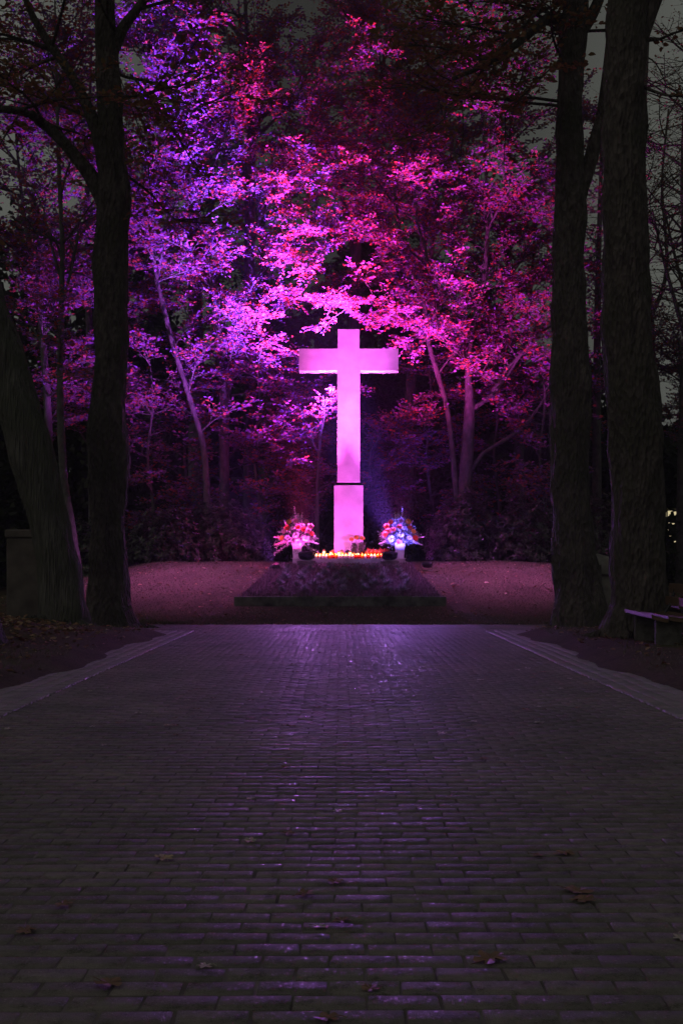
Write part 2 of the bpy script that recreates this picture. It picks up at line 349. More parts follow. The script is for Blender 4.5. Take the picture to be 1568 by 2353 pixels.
def catmull(pts, step):
    P = [np.array(p, float) for p in pts]; P = [2*P[0] - P[1]] + P + [2*P[-1] - P[-2]]; out = []
    for i in range(1, len(P) - 2):
        L = np.linalg.norm((P[i+1] - P[i])[:3]); n_ = max(2, int(L/step))
        for j in range(n_):
            t = j/n_; a, b_, c, d = P[i-1], P[i], P[i+1], P[i+2]
            out.append(0.5*((2*b_) + (c-a)*t + (2*a-5*b_+4*c-d)*t*t + (3*b_-a-3*c+d)*t**3))
    out.append(P[-2]); return np.array(out)
# many small leaves in one go: pos, long axis, normal, length, width -> folded two-quad leaves
def leaves(pos, ax, nor, ln, wd):
    ax = ax / (np.linalg.norm(ax, axis=1)[:, None] + 1e-9)
    sd = np.cross(ax, nor); sd /= np.linalg.norm(sd, axis=1)[:, None] + 1e-9
    up = np.cross(sd, ax); ln = ln[:, None]; wd = wd[:, None]
    fold = up * wd * 0.22
    v0 = pos; v1 = pos + ax*ln*0.35 - sd*wd*0.5 + fold; v2 = pos + ax*ln*0.72 - sd*wd*0.36 + fold; v3 = pos + ax*ln
    v4 = pos + ax*ln*0.72 + sd*wd*0.36 + fold; v5 = pos + ax*ln*0.35 + sd*wd*0.5 + fold
    V = np.stack([v0, v1, v2, v3, v4, v5], 1).reshape(-1, 3)
    b_ = (np.arange(len(pos))*6)[:, None]
    F = np.concatenate([b_ + np.array([[0, 1, 2, 3]]), b_ + np.array([[0, 3, 4, 5]])], 0)
    return V, F
def rand_unit(n_):
    a = NR.normal(size=(n_, 3)); return a/np.linalg.norm(a, axis=1)[:, None]

# ------------------------------------------------------------------ the ground
def sstep(a, b_, x):
    t = np.clip((x - a)/(b_ - a), 0, 1); return t*t*(3 - 2*t)
def zg(x, y):
    x = np.asarray(x, float); y = np.asarray(y, float)
    rise = 0.215*np.clip(y - 22.35, 0, None)
    m_ = np.minimum(rise, 1.19 - 0.20*np.exp(-np.clip(y - 27.0, 0, None)/0.9)) if False else 1.17*(1 - np.exp(-(np.clip(y - 22.35, 0, None)/4.15)**1.45))/(1 - math.exp(-(5.65/4.15)**1.45))
    m_ = np.minimum(m_, 1.30)
    fx = 1 - sstep(4.6, 12.0, np.abs(x - 0.4) + 0*y)
    far = 1 - sstep(38, 60, y)
    h = m_*(0.0 + 1.0*fx)*far
    # verge: the soil beside the avenue lies a little above the paving
    xe = 3.04 + .10*np.sin(y*1.3) + .06*np.sin(y*4.1 + x)
    vg = 0.13*sstep(xe, xe + .6, np.abs(x))*(1 - sstep(18.9, 19.95, y))
    wob = 0.035*np.sin(x*2.1 + 1.3*np.sin(y*1.7))*np.sin(y*1.3 + 0.8)*sstep(3.4, 4.4, np.abs(x))
    base = -0.03*(1 - np.maximum(sstep(xe - .1, xe + .1, np.abs(x)), sstep(22.2, 22.6, y)))
    cp = sstep(19.85, 20.05, y)*(1 - sstep(22.27, 22.35, y))*sstep(-9.5, -9.0, x)*(1 - sstep(13.0, 13.5, x))
    base = base*(1 - cp) - 0.03*cp; wob = wob*(1 - cp)
    lh = 0.30*np.exp(-(((x + 6.0)/1.3)**2 + ((y - 17.0)/2.4)**2))
    return h + vg + wob + base + lh
xs = np.concatenate([[-900, -300, -120, -60, -35], np.arange(-24, -8, 0.6), np.arange(-8, 8.01, 0.16), np.arange(8.6, 25, 0.6), [35, 60, 120, 300, 900]])
ys = np.concatenate([[-200, -60, -20, -6], np.arange(0, 16, 0.4), np.arange(16, 30, 0.12), np.arange(30, 62, 0.7), [70, 90, 130, 200, 400, 1200]])
X, Y = np.meshgrid(xs, ys); Z = zg(X, Y)
V = np.stack([X, Y, Z], -1).reshape(-1, 3); nx = len(xs)
ii, jj = np.meshgrid(np.arange(len(ys)-1), np.arange(nx-1), indexing='ij'); q = (ii*nx + jj).ravel()
F = np.stack([q, q+1, q+nx+1, q+nx], 1)
tag(mesh_obj('ground', V, F, M['ground'], smooth=True), kind='structure')

# brick paving, every stone modelled with a chamfer and a slight tilt
def bricks(x0, x1, y0, y1, seed, keep=lambda x, y: True, name='brick_path', z0=0.0, mt='brick', bl=0.205, bw=0.1025, bond=0.5):
    rs = np.random.RandomState(seed); Vs = []; Fs = []; n_ = 0
    row = 0; y = y0
    while y < y1:
        off = (row % 2)*bl*bond + rs.uniform(-0.008, 0.008); x = x0 + off - bl; wav = 0.006*math.sin(y*1.9)
        while x < x1:
            cx, cy = x + bl/2, y + bw/2
            if keep(cx, cy):
                g = 0.0008 + rs.uniform(0, 0.001); a = bl/2 - 0.0012 - rs.uniform(0, 0.0028); b_ = bw/2 - g; e = 0.004
                tx, ty = rs.normal(0, 0.007), rs.normal(0, 0.009); h = float(np.clip(rs.normal(0, 0.0009), -.0012, .002))
                yy = cy + wav + 0.01*math.sin(cx*1.3 + y*0.3) + rs.normal(0, 0.0012)
                P = []; ro = rs.normal(0, .007)
                jt = [(rs.normal(0, .0016), rs.normal(0, .0011)) for _ in range(4)]
                for (aa, bb, zz, sl) in ((a, b_, -0.035, 0), (a, b_, z0 + h - .005, 1), (a - e, b_ - e, z0 + h, 1)):
                    for q_, (sx, sy) in enumerate(((-1, -1), (1, -1), (1, 1), (-1, 1))):
                        ux, uy = sx*aa + jt[q_][0]*(1 + .6*(zz == z0 + h)), sy*bb + jt[q_][1]*(1 + .8*(zz == z0 + h))
                        P.append((cx + ux - ro*uy, yy + uy + ro*ux, zz + sl*(tx*ux + ty*uy)))
                Vs += P
                for k in range(4):
                    k2 = (k+1) % 4
                    Fs.append((n_+k, n_+k2, n_+4+k2, n_+4+k)); Fs.append((n_+4+k, n_+4+k2, n_+8+k2, n_+8+k))
                Fs.append((n_+8, n_+9, n_+10, n_+11)); n_ += 12
            x += bl
        y += bw; row += 1
    o = mesh_obj(name, np.array(Vs), np.array(Fs), M[mt]); return tag(o, kind='structure')
bricks(-2.8, 2.8, 1.5, 20.0, 3, lambda x, y: abs(x) < 2.72)
bricks(-9, 13, 20.06, 22.3, 4, lambda x, y: True, name='cross_path')
# sand bed under the stones
b = MB(); b.box((0, 10.0, -0.0128), (5.3, 20.0, 0.02)); b.box((2, 21.2, -0.0135), (22.2, 2.38, 0.02))
tag(b.build('path_bed', M['joint']), kind='structure')
# gutter strips of small pale setts along the avenue
for s_ in (-1, 1):
    xa, xb = (2.80, 3.9) if s_ > 0 else (-3.9, -2.62)
    bricks(xa, xb, 1.5, 20.0, 8 + s_, lambda x, y: 2.64 < abs(x) < 3.25 + 0.5*max(0, (y - 18.6)/1.4)**2, name='gutter', z0=0.011, mt='gutter', bl=.15, bw=.098, bond=0)

# ------------------------------------------------------------------ the cross
cr = empty('stone_cross', (0.187, 28.6, 1.39), 'tall pale stone cross on a square plinth glowing pink in the floodlight', 'cross')
b = MB(); b.box((0.187, 28.6, (1.39+3.31)/2), (0.76, 0.44, 1.92), bev=0.008); b.build('plinth', M['stone'], cr)
b = MB(); b.box((0.187, 28.6, 3.345), (0.66, 0.36, 0.07)); b.build('joint', M['black'], cr)
b = MB(); x0 = 0.187
prof = [(-.295, 3.38), (.295, 3.38), (.295, 6.30), (1.30, 6.30), (1.30, 6.88), (.283, 6.88), (.283, 7.39), (-.283, 7.39), (-.283, 6.88), (-1.30, 6.88), (-1.30, 6.30), (-.295, 6.30)]
e = 0.008; vs_ = []
def off(p, k):                                   # inset outline for a small chamfer
    out = []
    for i in range(len(p)):
        a, c, d = np.array(p[i-1]), np.array(p[i]), np.array(p[(i+1) % len(p)])
        u = (c-a)/np.linalg.norm(c-a); v = (d-c)/np.linalg.norm(d-c); n1 = np.array((-u[1], u[0])); n2 = np.array((-v[1], v[0]))
        out.append(tuple(c + (n1+n2)*k))
    return out
lay = [(28.40, off(prof, e)), (28.408, prof), (28.792, prof), (28.80, off(prof, e))]
for y, pr in lay: vs_ += [(x0 + p[0], y, p[1]) for p in pr]
L = len(prof); fs_ = [tuple(range(L)), tuple(range(4*L-1, 3*L-1, -1))]
for k in range(3):
    for i in range(L): j = (i+1) % L; fs_.append((k*L+j, k*L+i, (k+1)*L+i, (k+1)*L+j))
b.add(vs_, fs_); b.build('cross', M['stone'], cr)

sl = empty('stone_slab', (0.19, 28.6, 1.2), 'low wide stone slab carrying the cross, candles and vases', 'slab')
b = MB(); b.box((0.19, 28.6, 1.29), (2.86, 1.9, 0.20), bev=0.01); o = b.build('top', M['slab'], sl)
b = MB(); b.box((0.19, 28.62, 1.07), (2.70, 1.8, 0.24)); b.build('base', M['concrete'], sl)

# ------------------------------------------------------------------ heather bed with its kerb
def bedz(x, y): t = (y - 24.0)/3.6; return 0.50 + t*(1.235 - 0.50)
bed = empty('flower_bed', (0, 24.0, 0.3), 'sloping dark heather bed edged by a mossy kerb below the cross', 'flower bed')
vs_ = []; fs_ = []; K = 14
for i in range(K+1):
    t = i/K; y = 24.0 + 3.62*t; xl = -2.28 + 0.62*t; xr = 2.22 - 0.46*t
    for j in range(K+1):
        x = xl + (xr-xl)*j/K; vs_.append((x, y, bedz(x, y) + 0.03*noise.noise(Vector((x*2, y*2, 0)))))
    if i:
        for j in range(K): a = (i-1)*(K+1)+j; fs_.append((a, a+1, a+K+2, a+K+1))
n0 = len(vs_)
b = MB(); b.add(vs_, fs_)
# skirts
for j in (0, K):
    vv = []; ff = []
    for i in range(K+1):
        p = vs_[i*(K+1)+j]; vv += [p, (p[0], p[1], p[2]-0.5)]
        if i: ff.append((2*i-2, 2*i-1, 2*i+1, 2*i))
    b.add(vv, ff)
b.build('soil', M['bedsoil'], bed)
b = MB(); b.box((-0.03, 23.95, 0.37), (4.66, 0.12, 0.32), bev=0.012); b.build('kerb', M['kerb'], bed)
# heather sprigs
def blades(pos, h, wd, lean, mname, name, parent=None, nz_=0.0):
    n_ = len(pos); ax = np.stack([NR.normal(0, lean, n_), NR.normal(0, lean, n_), np.ones(n_)], 1)
    V, F = leaves(pos, ax, rand_unit(n_)*np.array((1, 1, .1)), h*NR.uniform(0.6, 1.2, n_), wd*NR.uniform(0.7, 1.3, n_))
    return V, F
n_ = 15000; t = NR.rand(n_); y = 24.02 + 3.55*t; x = (-2.25 + .6*t) + (4.45 - 1.05*t)*NR.rand(n_)
V, F = blades(np.stack([x, y, bedz(x, y) - 0.01], 1), 0.10, 0.014, 0.35, 'heather', 'heather')
tag(mesh_obj('heather', V, F, M['heather']), 'low dark heather covering the sloping bed', 'heather', kind='stuff')
# pale clumps in rows
proto = None
def clump_mesh(seed):
    n_ = 90; a = NR.uniform(0, 2*np.pi, n_); el = NR.uniform(0.2, 1.3, n_)
    ax = np.stack([np.cos(a)*np.cos(el), np.sin(a)*np.cos(el), np.sin(el)], 1)
    V, F = leaves(ax*0.02, ax, rand_unit(n_), NR.uniform(0.09, 0.17, n_), NR.uniform(0.010, 0.02, n_))
    return mesh_obj('plant_clump', V, F, M['silver'])
cl = [clump_mesh(i) for i in range(3)]; used = 0
rows = [(24.55, 7, 'front'), (25.15, 9, 'second'), (25.75, 8, 'third'), (26.35, 7, 'fourth'), (26.95, 6, 'back')]
for ri, (yy, nn, rn) in enumerate(rows):
    for k in range(nn):
        x = -1.55 + 3.2*(k + 0.5)/nn + rnd.uniform(-.07, .07); y = yy + rnd.uniform(-.07, .07)
        if used < 3: o = cl[used]
        else: o = cl[used % 3].copy(); COL.objects.link(o)
        used += 1
        o.location = (x, y, float(bedz(x, y)) + 0.03); o.rotation_euler = (0, 0, rnd.uniform(0, 6)); s_ = rnd.uniform(0.8, 1.25); o.scale = (s_, s_, s_)
        tag(o, 'small silvery plant clump in the %s row of the heather bed' % rn, 'plant', 'silvery clumps planted in rows in the bed')

# ------------------------------------------------------------------ grass and leaf litter
n_ = 80000; x = NR.uniform(-11, 11, n_); y = 22.36 + (NR.rand(n_)**1.3)*8.2
inb = (y > 23.85) & (y < 27.75) & (x > -2.34 + 0.17*(y-24)) & (x < 2.28 - 0.13*(y-24))
insl = (y > 27.5) & (y < 29.6) & (np.abs(x-.19) < 1.5); bare = (np.abs(np.abs(x)-2.45 + 0.15*(y-24)) < 0.28) & (y > 23.3) & (NR.rand(n_) < 0.85)
k = ~(inb | insl | bare); x, y = x[k], y[k]
V, F = blades(np.stack([x, y, zg(x, y) - 0.005], 1), 0.045, 0.010, 0.45, '', '')
n3 = 9000; x3 = NR.uniform(-11, 13, n3); y3 = 22.36 + .05*np.sin(x3*3) + NR.normal(0, .05, n3)
V3, F3 = blades(np.stack([x3, y3, zg(x3, y3) - .005], 1), 0.085, 0.012, 0.6, '', '')
F = np.concatenate([F, F3 + len(V)]); V = np.concatenate([V, V3])
tag(mesh_obj('grass', V, F, M['grass']), 'short dry lawn on the mound around the cross', 'grass', kind='stuff')
n_ = 14000; x = NR.uniform(3.35, 10, n_)*np.where(NR.rand(n_) < .5, -1, 1); y = NR.uniform(8, 20, n_)
k = (np.sin(x*1.7 + 2)*np.sin(y*1.1) + NR.normal(0, .4, n_)) > 0.25; x, y = x[k], y[k]
V, F = blades(np.stack([x, y, zg(x, y) - 0.005], 1), 0.06, 0.010, 0.6, '', '')
tag(mesh_obj('verge_grass', V, F, M['grass']), 'thin grass on the soil verges beside the brick avenue', 'grass', kind='stuff')
def litter(x, y, z, smin, smax):
    n_ = len(x); a = NR.uniform(0, 2*np.pi, n_); ax = np.stack([np.cos(a), np.sin(a), NR.normal(0, .25, n_)], 1)
    nor = np.stack([NR.normal(0, .3, n_), NR.normal(0, .3, n_), np.ones(n_)], 1); l_ = NR.uniform(smin, smax, n_)
    return leaves(np.stack([x, y, z + 0.012], 1), ax, nor, l_, l_*NR.uniform(.5, .8, n_))
parts = []
def addl(x, y, s0, s1, z=None): parts.append(litter(x, y, zg(x, y) if z is None else z, s0, s1))
n_ = 2600; x = NR.uniform(3.35, 9, n_)*np.where(NR.rand(n_) < .5, -1, 1); y = NR.uniform(8, 20, n_); addl(x, y, .03, .10)
n_ = 900; x = NR.normal(-5.6, .8, n_); y = NR.normal(16.6, 1.2, n_); addl(x, y, .06, .13)
n_ = 1000; x = NR.uniform(-9, 9, n_); y = NR.uniform(22.4, 29, n_); addl(x, y, .03, .09)
n_ = 200; x = NR.uniform(-8, 8, n_); y = NR.uniform(22.6, 28, n_); addl(x, y, .07, .13)
n_ = 260; x = NR.uniform(-8, 10, n_); y = NR.normal(22.2, .12, n_); addl(x, y, .03, .08, np.full(n_, .0))
for s_ in (-1, 1):
    n_ = 330; t = NR.rand(n_); x = s_*(2.5 - .14*t*4) + NR.normal(0, .14, n_); y = 23.9 + 4*t; addl(x, y, .02, .05)
n_ = 300; x = NR.uniform(-3, 3, n_); y = NR.uniform(22.4, 23.8, n_); addl(x, y, .02, .06)
Vn = []; Fn = []; o_ = 0
for V, F in parts: Vn.append(V); Fn.append(F + o_); o_ += len(V)
tag(mesh_obj('leaf_litter', np.concatenate(Vn), np.concatenate(Fn), M['litter']), 'dry fallen leaves scattered over the soil and the lawn', 'leaves', kind='stuff')

# single fallen leaves on the bricks: lobed, curled
def lobed(seed, size, m):
    rs = random.Random(seed); pts = []; K = 20
    for i in range(K):
        a = 2*math.pi*i/K; r_ = size*(0.55 + 0.42*abs(math.cos(2.5*a))**0.7 + rs.uniform(-.05, .05))*(0.8 if i % 4 == 2 else 1)
        pts.append((r_*math.cos(a), r_*math.sin(a)*0.8, 0.006 + size*0.22*rs.random()*abs(math.sin(a + rs.random()))))
    vs_ = [(0, 0, 0.006)] + pts; fs_ = [(0, 1+i, 1+(i+1) % K) for i in range(K)]
    b = MB(); b.add(vs_, fs_); b.tube([(-size*.5, 0, .008), (-size*1.0, .004, .012), (-size*1.35, .012, .01)], [.0012]*3, 3)
    return b.build('fallen_leaf', m)
lv = [(378, 1975, .062, 'leafyellow', 'yellow curled leaf lying alone on the bricks, left of the middle'),
      (577, 1935, .050, 'leafpale', 'pale shining leaf with a dark edge on the dark bricks in the pink streak'),
      (575, 1838, .035, 'leafpale', 'tiny pale leaf up the avenue from the shining ones'),
      (700, 2058, .052, 'leafbrown', 'brown leaf with a bright tip beside the stalk'),
      (736, 2134, .034, 'leafpale', 'small whitish oval leaf near the lower middle of the paving'),
      (1325, 2052, .075, 'leafbrown', 'big brown lobed leaf, upper of the pair on the right'),
      (1338, 2072, .062, 'leafbrown', 'dark red-brown leaf, lower of the pair on the right'),
      (1125, 2208, .078, 'leafbrown', 'wide crumpled brown leaf in the lower right of the paving'),
      (1295, 1965, .060, 'leafbrown', 'flat reddish leaf above the pair on the right'),
      (1235, 1968, .035, 'leafbrown', 'small brown leaf just left of the flat reddish one'),
      (470, 2225, .032, 'leafpale', 'little bright leaf tip lower left of the pink streak'),
      (250, 2265, .055, 'leafbrown', 'dull brown leaf flat on the bricks at lower left'),
      (60, 2143, .055, 'leafbrown', 'reddish leaf by the left border of the paving in view'),
      (145, 2083, .045, 'leafbrown', 'dark red leaf a step above the reddish border leaf'),
      (770, 2030, .050, 'leafbrown', 'brown leaf just below the middle of the pink streak'),
      (660, 1918, .048, 'leafbrown', 'faint brown leaf above the thin stalk'),
      (785, 2120, .045, 'leafbrown', 'brown leaf right of the small whitish oval one'),
      (850, 2277, .040, 'leafbrown', 'brown leaf below the brightest bricks'),
      (750, 2345, .045, 'leafbrown', 'brown leaf nearest the bottom border'),
      (1562, 2160, .040, 'leafpale', 'pale leaf at the far right border of the paving'),
      (775, 1867, .036, 'leafpale', 'small pale leaf in the pink streak beyond the thin stalk'),
      (1110, 1745, .05, 'leafbrown', 'brown leaf on the right half of the avenue, middle distance'),
      (655, 1765, .045, 'leafbrown', 'brown leaf left of the streak, middle distance')]
for i, (px, py, sz, mm, lb) in enumerate(lv):
    d = FPX*CH/(py - HY); p = at(px, py, d); o = lobed(i, sz*.85, M[mm]); o.location = (p.x, p.y, 0.002); o.rotation_euler = (0, 0, rnd.uniform(0, 6))
    tag(o, lb, 'leaf', 'single leaves lying on the brick avenue')
b = MB(); p = at(812, 1917, FPX*CH/617); b.tube([(p.x-.06, p.y, .008), (p.x, p.y+.012, .012), (p.x+.05, p.y+.02, .008)], [.0016]*3, 4)
tag(b.build('leaf_stalk', M['leafpale']), 'thin pale leaf stalk lying across the bricks', 'stalk')
far = lobed(99, .05, M['leafbrown']); fl = [far] + [lobed(90+k, .045, M[('leafpale', 'leafbrown')[k % 2]]) for k in range(3)]
for i in range(90):
    if i < 4: o = fl[i]
    else: o = fl[i % 4].copy(); COL.objects.link(o)
    o.location = (rnd.uniform(-2.5, 2.5), rnd.uniform(7.2, 19.8), 0.002); o.rotation_euler = (0, 0, rnd.uniform(0, 6)); s_ = rnd.uniform(.5, 1.1); o.scale = (s_,)*3
    tag(o, 'small dry leaf fallen on the far half of the brick avenue', 'leaf', 'small leaves on the far half of the avenue')

# ------------------------------------------------------------------ trees
class TreeBuf:
    def __init__(s): s.pos = []; s.ax = []; s.nor = []; s.ln = []
    def twigs(s, mb, P, step, tl, lsp, lsz, rs, tubes=True, flat=0.55):
        """alternate side twigs with leaves along polyline P"""
        seg = np.diff(P, axis=0); L = np.linalg.norm(seg, axis=1); tot = L.sum(); cum = np.concatenate([[0], np.cumsum(L)])
        n_ = max(2, int(tot/step)); side = 1
        for i in range(n_):
            u = (i + 0.6)/n_; u = 0.12 + 0.88*u; dd = u*tot; k = min(len(seg)-1, int(np.searchsorted(cum, dd) - 1)); k = max(k, 0)
            p = P[k] + seg[k]*((dd - cum[k])/max(L[k], 1e-6)); t = seg[k]/max(L[k], 1e-6)
            h = np.cross(t, (0, 0, 1.0)); hn = np.linalg.norm(h); h = h/hn if hn > 0.2 else np.array((1.0, 0, 0)); side = -side
            d = t*rs.uniform(.4, .9) + h*side*rs.uniform(.6, 1.1) + np.array((0, 0, rs.normal(0.05, flat*.6))); d /= np.linalg.norm(d)
            l_ = tl*rs.uniform(.5, 1.15)*(1.15 - .55*u); m_ = max(3, int(l_/lsp)); tt = np.linspace(.12, 1, m_)
            sag = -0.10*l_*tt**2
            Q = p + d*(l_*tt)[:, None]; Q[:, 2] += sag
            if tubes: mb.tube([p, p + d*l_*.5 + np.array((0, 0, -.02*l_)), Q[-1]], [.0075, .005, .003], 3, cap=False)
            sd = np.cross(d, (0, 0, 1.0)); sd /= np.linalg.norm(sd) + 1e-6
            sg = np.where(np.arange(m_) % 2, 1, -1)[:, None]
            ax = d*.6 + sd*sg*.9 + rs.normal(0, .25, (m_, 3)); nor = np.array((0, 0, 1.0)) + rs.normal(0, flat, (m_, 3))
            s.pos.append(Q + rs.normal(0, .012, (m_, 3))); s.ax.append(ax); s.nor.append(nor); s.ln.append(lsz*rs.uniform(.7, 1.25, m_))
    def build(s, name, m, parent, wr=0.62):
        if not s.pos: return None
        pos = np.concatenate(s.pos) - np.array(world_loc(parent)); ln = np.concatenate(s.ln)
        V, F = leaves(pos, np.concatenate(s.ax), np.concatenate(s.nor), ln, ln*wr)
        return mesh_obj(name, V, F, m, parent)
NLEAF = [0]
def bough(mb, buf, p, d, L, r, rs, sub, tw, curve=0.25, up=0.0):
    n_ = max(4, int(L/.35)); P = [np.array(p)]; d = np.array(d, float); d /= np.linalg.norm(d)
    for i in range(n_):
        d = d + rs.normal(0, .10, 3) + np.array((0, 0, up - curve*d[2]*0.35)); d /= np.linalg.norm(d); P.append(P[-1] + d*L/n_)
    P = np.array(P); mb.tube(P, np.linspace(r, max(.006, r*.25), len(P)), 5 if r > .02 else 4, cap=False)
    if tw: buf.twigs(mb, P[1:], *tw, rs)
    for k in range(sub):
        i = rs.randint(max(1, n_//4), n_); t = P[i] - P[i-1]; t /= np.linalg.norm(t)
        h = np.cross(t, (0, 0, 1.0)); h /= np.linalg.norm(h) + 1e-6
        dd = t*.8 + h*rs.choice([-1, 1])*rs.uniform(.5, 1.0) + np.array((0, 0, rs.normal(.12, .35)))
        bough(mb, buf, P[i], dd, L*rs.uniform(.35, .6), r*.5, rs, 0, tw, curve, up)
def stem_world(st, d_default):
    out = []
    for q in st:
        px, py, wpx = q[:3]; d = q[3] if len(q) > 3 else d_default; p = at(px, py, d); out.append((p.x, p.y, p.z, wpx/FPX*d/2))
    return out
def tree(name, label, stems, d, seed, nb=20, L=2.4, leaf='beech', bark='bark_beech', tw=(.13, .5, .055, .10), zlo=4.0, sub=3, group=None, cat='tree',
         k=12, bump=0.06, up=0.02, explicit=(), ztop=30, aim=None, elev=(5, 70), crown='crown', baseZ=None, crook=0.0):
    rs = np.random.RandomState(seed); S = [stem_world(s, d) for s in stems]
    bx, by = S[0][0][0], S[0][0][1]; bz = float(zg(bx, by)) if baseZ is None else baseZ
    S[0][0] = (bx, by, min(S[0][0][2], bz) - 0.05, S[0][0][3])
    root = empty(name, (bx, by, bz), label, cat, group); mb = MB(); br = MB(); buf = TreeBuf(); samples = []
    for si, s in enumerate(S):
        C = catmull(s, .10 if k > 20 else .3)
        if crook:
            for i in range(1, len(C)-1):
                C[i][:2] += crook*np.array([noise.noise(Vector((i*.35, seed, si))), noise.noise(Vector((i*.35, seed+9, si)))])
        (mb if si == 0 else br).tube(C[:, :3], np.maximum(C[:, 3], .008), k if si == 0 or k > 20 else 8, bump=bump*(1 if si == 0 else .5), seed=seed+si)
        for i in range(1, len(C)):
            if C[i][2] > zlo and C[i][2] < ztop: samples.append((C[i], C[i]-C[i-1]))
    if samples and nb:
        w_ = np.array([1 + .25*(q[0][2]) for q in samples]); w_ /= w_.sum()
        for ki in range(nb):
            c, t = samples[rs.choice(len(samples), p=w_)]; az = rs.uniform(0, 2*np.pi) if aim is None else rs.normal(aim[0], aim[1]); el = R(rs.uniform(*elev))
            dd = np.array((math.cos(az)*math.cos(el), math.sin(az)*math.cos(el), math.sin(el)))
            bough(br, buf, c[:3], dd, L*rs.uniform(.6, 1.25), min(.035, c[3]*.6 + .006), rs, sub, tw, up=up)
    for (pts, L2, r2) in explicit:                   # boughs whose course the photograph shows
        P = catmull([tuple(at(a, b_, dd)) for a, b_, dd in pts], .35); br.tube(P, np.linspace(r2, .008, len(P)), 6, cap=False)
        buf.twigs(br, P, tw[0]*.8, tw[1]*1.3, tw[2], tw[3], rs)
        for q in range(L2):
            i = rs.randint(1, len(P)); t = P[i]-P[i-1]; t /= np.linalg.norm(t); dd = t + rs.normal(0, .55, 3); dd[2] *= .6
            bough(br, buf, P[i], dd, rs.uniform(.7, 1.5), .012, rs, 1, tw, up=up)
    mb.build('trunk', M[bark], root, smooth=True)
    if br.n: br.build('branches', M[bark], root, smooth=True)
    o = buf.build(crown, M[leaf], root)
    if o: NLEAF[0] += len(o.data.vertices)//6
    return root

# -- the four great trunks of the avenue
BR = (.2, .6, .07, .13)
tree('avenue_tree', 'dark upright mossy trunk forking high up, left of the cross beside the leaning tree',
     [[(256, 1452, 190), (255, 1436, 135), (250, 1400, 108), (249, 1350, 94), (248, 1200, 82), (249, 1080, 90), (246, 1000, 88), (250, 900, 78), (253, 800, 74), (254, 600, 73), (262, 450, 72), (257, 350, 62), (251, 200, 55), (246, 100, 50), (240, 0, 48), (236, -200, 44), (240, -520, 30)],
      [(250, 480, 46), (212, 410, 34), (150, 330, 26), (95, 280, 22), (50, 255, 18, 20.5), (-60, 235, 14, 20), (-200, 150, 8, 19.5)],
      [(245, 390, 40), (222, 300, 30), (190, 220, 24), (150, 150, 20), (110, 95, 18), (60, 0, 14), (20, -150, 10)],
      [(250, 130, 36), (285, 60, 24), (330, 0, 18), (400, -110, 12)]],
     21.0, 5, nb=26, L=3.0, leaf='brownleaf', bark='bark_dark', tw=BR, zlo=7.5, sub=3, k=44, bump=.15, group='great trunks lining the avenue', elev=(-15, 40),
     explicit=[([(300, 170, 20.5), (350, 230, 20.3), (420, 330, 20)], 1, .02), ([(50, 255, 20.5), (0, 330, 20), (-30, 420, 20)], 3, .025), ([(270, 230, 20.6), (380, 280, 20), (470, 420, 19.6)], 0, .015), ([(265, 150, 20.6), (330, 330, 20.2), (350, 480, 20)], 0, .012)])
tree('leaning_tree', 'furrowed trunk leaning to the left and out of view, greenish grey bark',
     [[(146, 1468, 170), (146, 1457, 135), (143, 1375, 106), (132, 1294, 96), (104, 1171, 93), (63, 1008, 102), (28, 900, 102), (0, 804, 100), (-40, 690, 96), (-110, 450, 90), (-160, 200, 80), (-200, -100, 70), (-220, -500, 50)]],
     19.5, 6, nb=8, L=2.5, leaf='brownleaf', bark='bark_furrow', tw=BR, zlo=9, k=44, bump=.11, group='great trunks lining the avenue')
tree('avenue_tree', 'dark trunk right of the cross, thinner of the right pair and forking behind its neighbour',
     [[(1332, 1455, 180), (1332, 1440, 140), (1327, 1380, 108), (1324, 1330, 100), (1313, 1200, 90), (1308, 1050, 86), (1312, 900, 92), (1308, 800, 80), (1305, 600, 72), (1309, 450, 68), (1307, 300, 56), (1310, 200, 54), (1313, 120, 58), (1318, 50, 66), (1322, 0, 60), (1330, -200, 46), (1335, -520, 30)],
      [(1322, 470, 40), (1348, 390, 34), (1368, 320, 30), (1385, 240, 26), (1395, 160, 22), (1410, 0, 18), (1430, -200, 12)],
      [(1310, 60, 36), (1262, 40, 24), (1205, 85, 18, 20.5), (1130, 140, 12, 20), (1040, 180, 8, 19.5)],
      [(1320, 90, 34), (1365, 20, 26), (1400, -80, 18)]],
     21.3, 7, nb=24, L=3.2, leaf='brownleaf', bark='bark_dark', tw=(.2, .6, .06, .12), zlo=10.0, sub=4, k=44, bump=.16, group='great trunks lining the avenue', elev=(-15, 30), aim=(math.pi, .9),
     explicit=[([(1205, 85, 20.5), (1080, 60, 20), (960, 40, 19.5)], 7, .03), ([(1240, 20, 20.5), (1130, 130, 20), (1060, 230, 19.8)], 8, .03), ([(1290, 130, 20.8), (1220, 200, 20.4), (1160, 260, 20)], 5, .02)])
tree('avenue_tree', 'thickest trunk, dark and knobbly, rightmost beside the bench',
     [[(1452, 1500, 215), (1453, 1478, 165), (1462, 1410, 134), (1467, 1370, 126), (1464, 1219, 116), (1459, 1027, 119), (1453, 900, 118), (1443, 800, 112), (1436, 690, 105), (1435, 574, 103), (1433, 344, 94), (1436, 150, 93), (1440, 0, 90), (1446, -200, 80), (1450, -560, 50)],
      [(1465, 90, 44), (1490, 30, 34), (1515, -30, 30), (1560, -140, 24)]],
     16.7, 8, nb=16, L=2.4, leaf='brownleaf', bark='bark_dark', tw=(.3, .5, .12, .11), zlo=9.5, sub=2, k=48, bump=.15, group='great trunks lining the avenue', elev=(-20, 30),
     explicit=[([(1480, 200, 16.6), (1530, 218, 16.4), (1600, 222, 16.2)], 1, .03)])
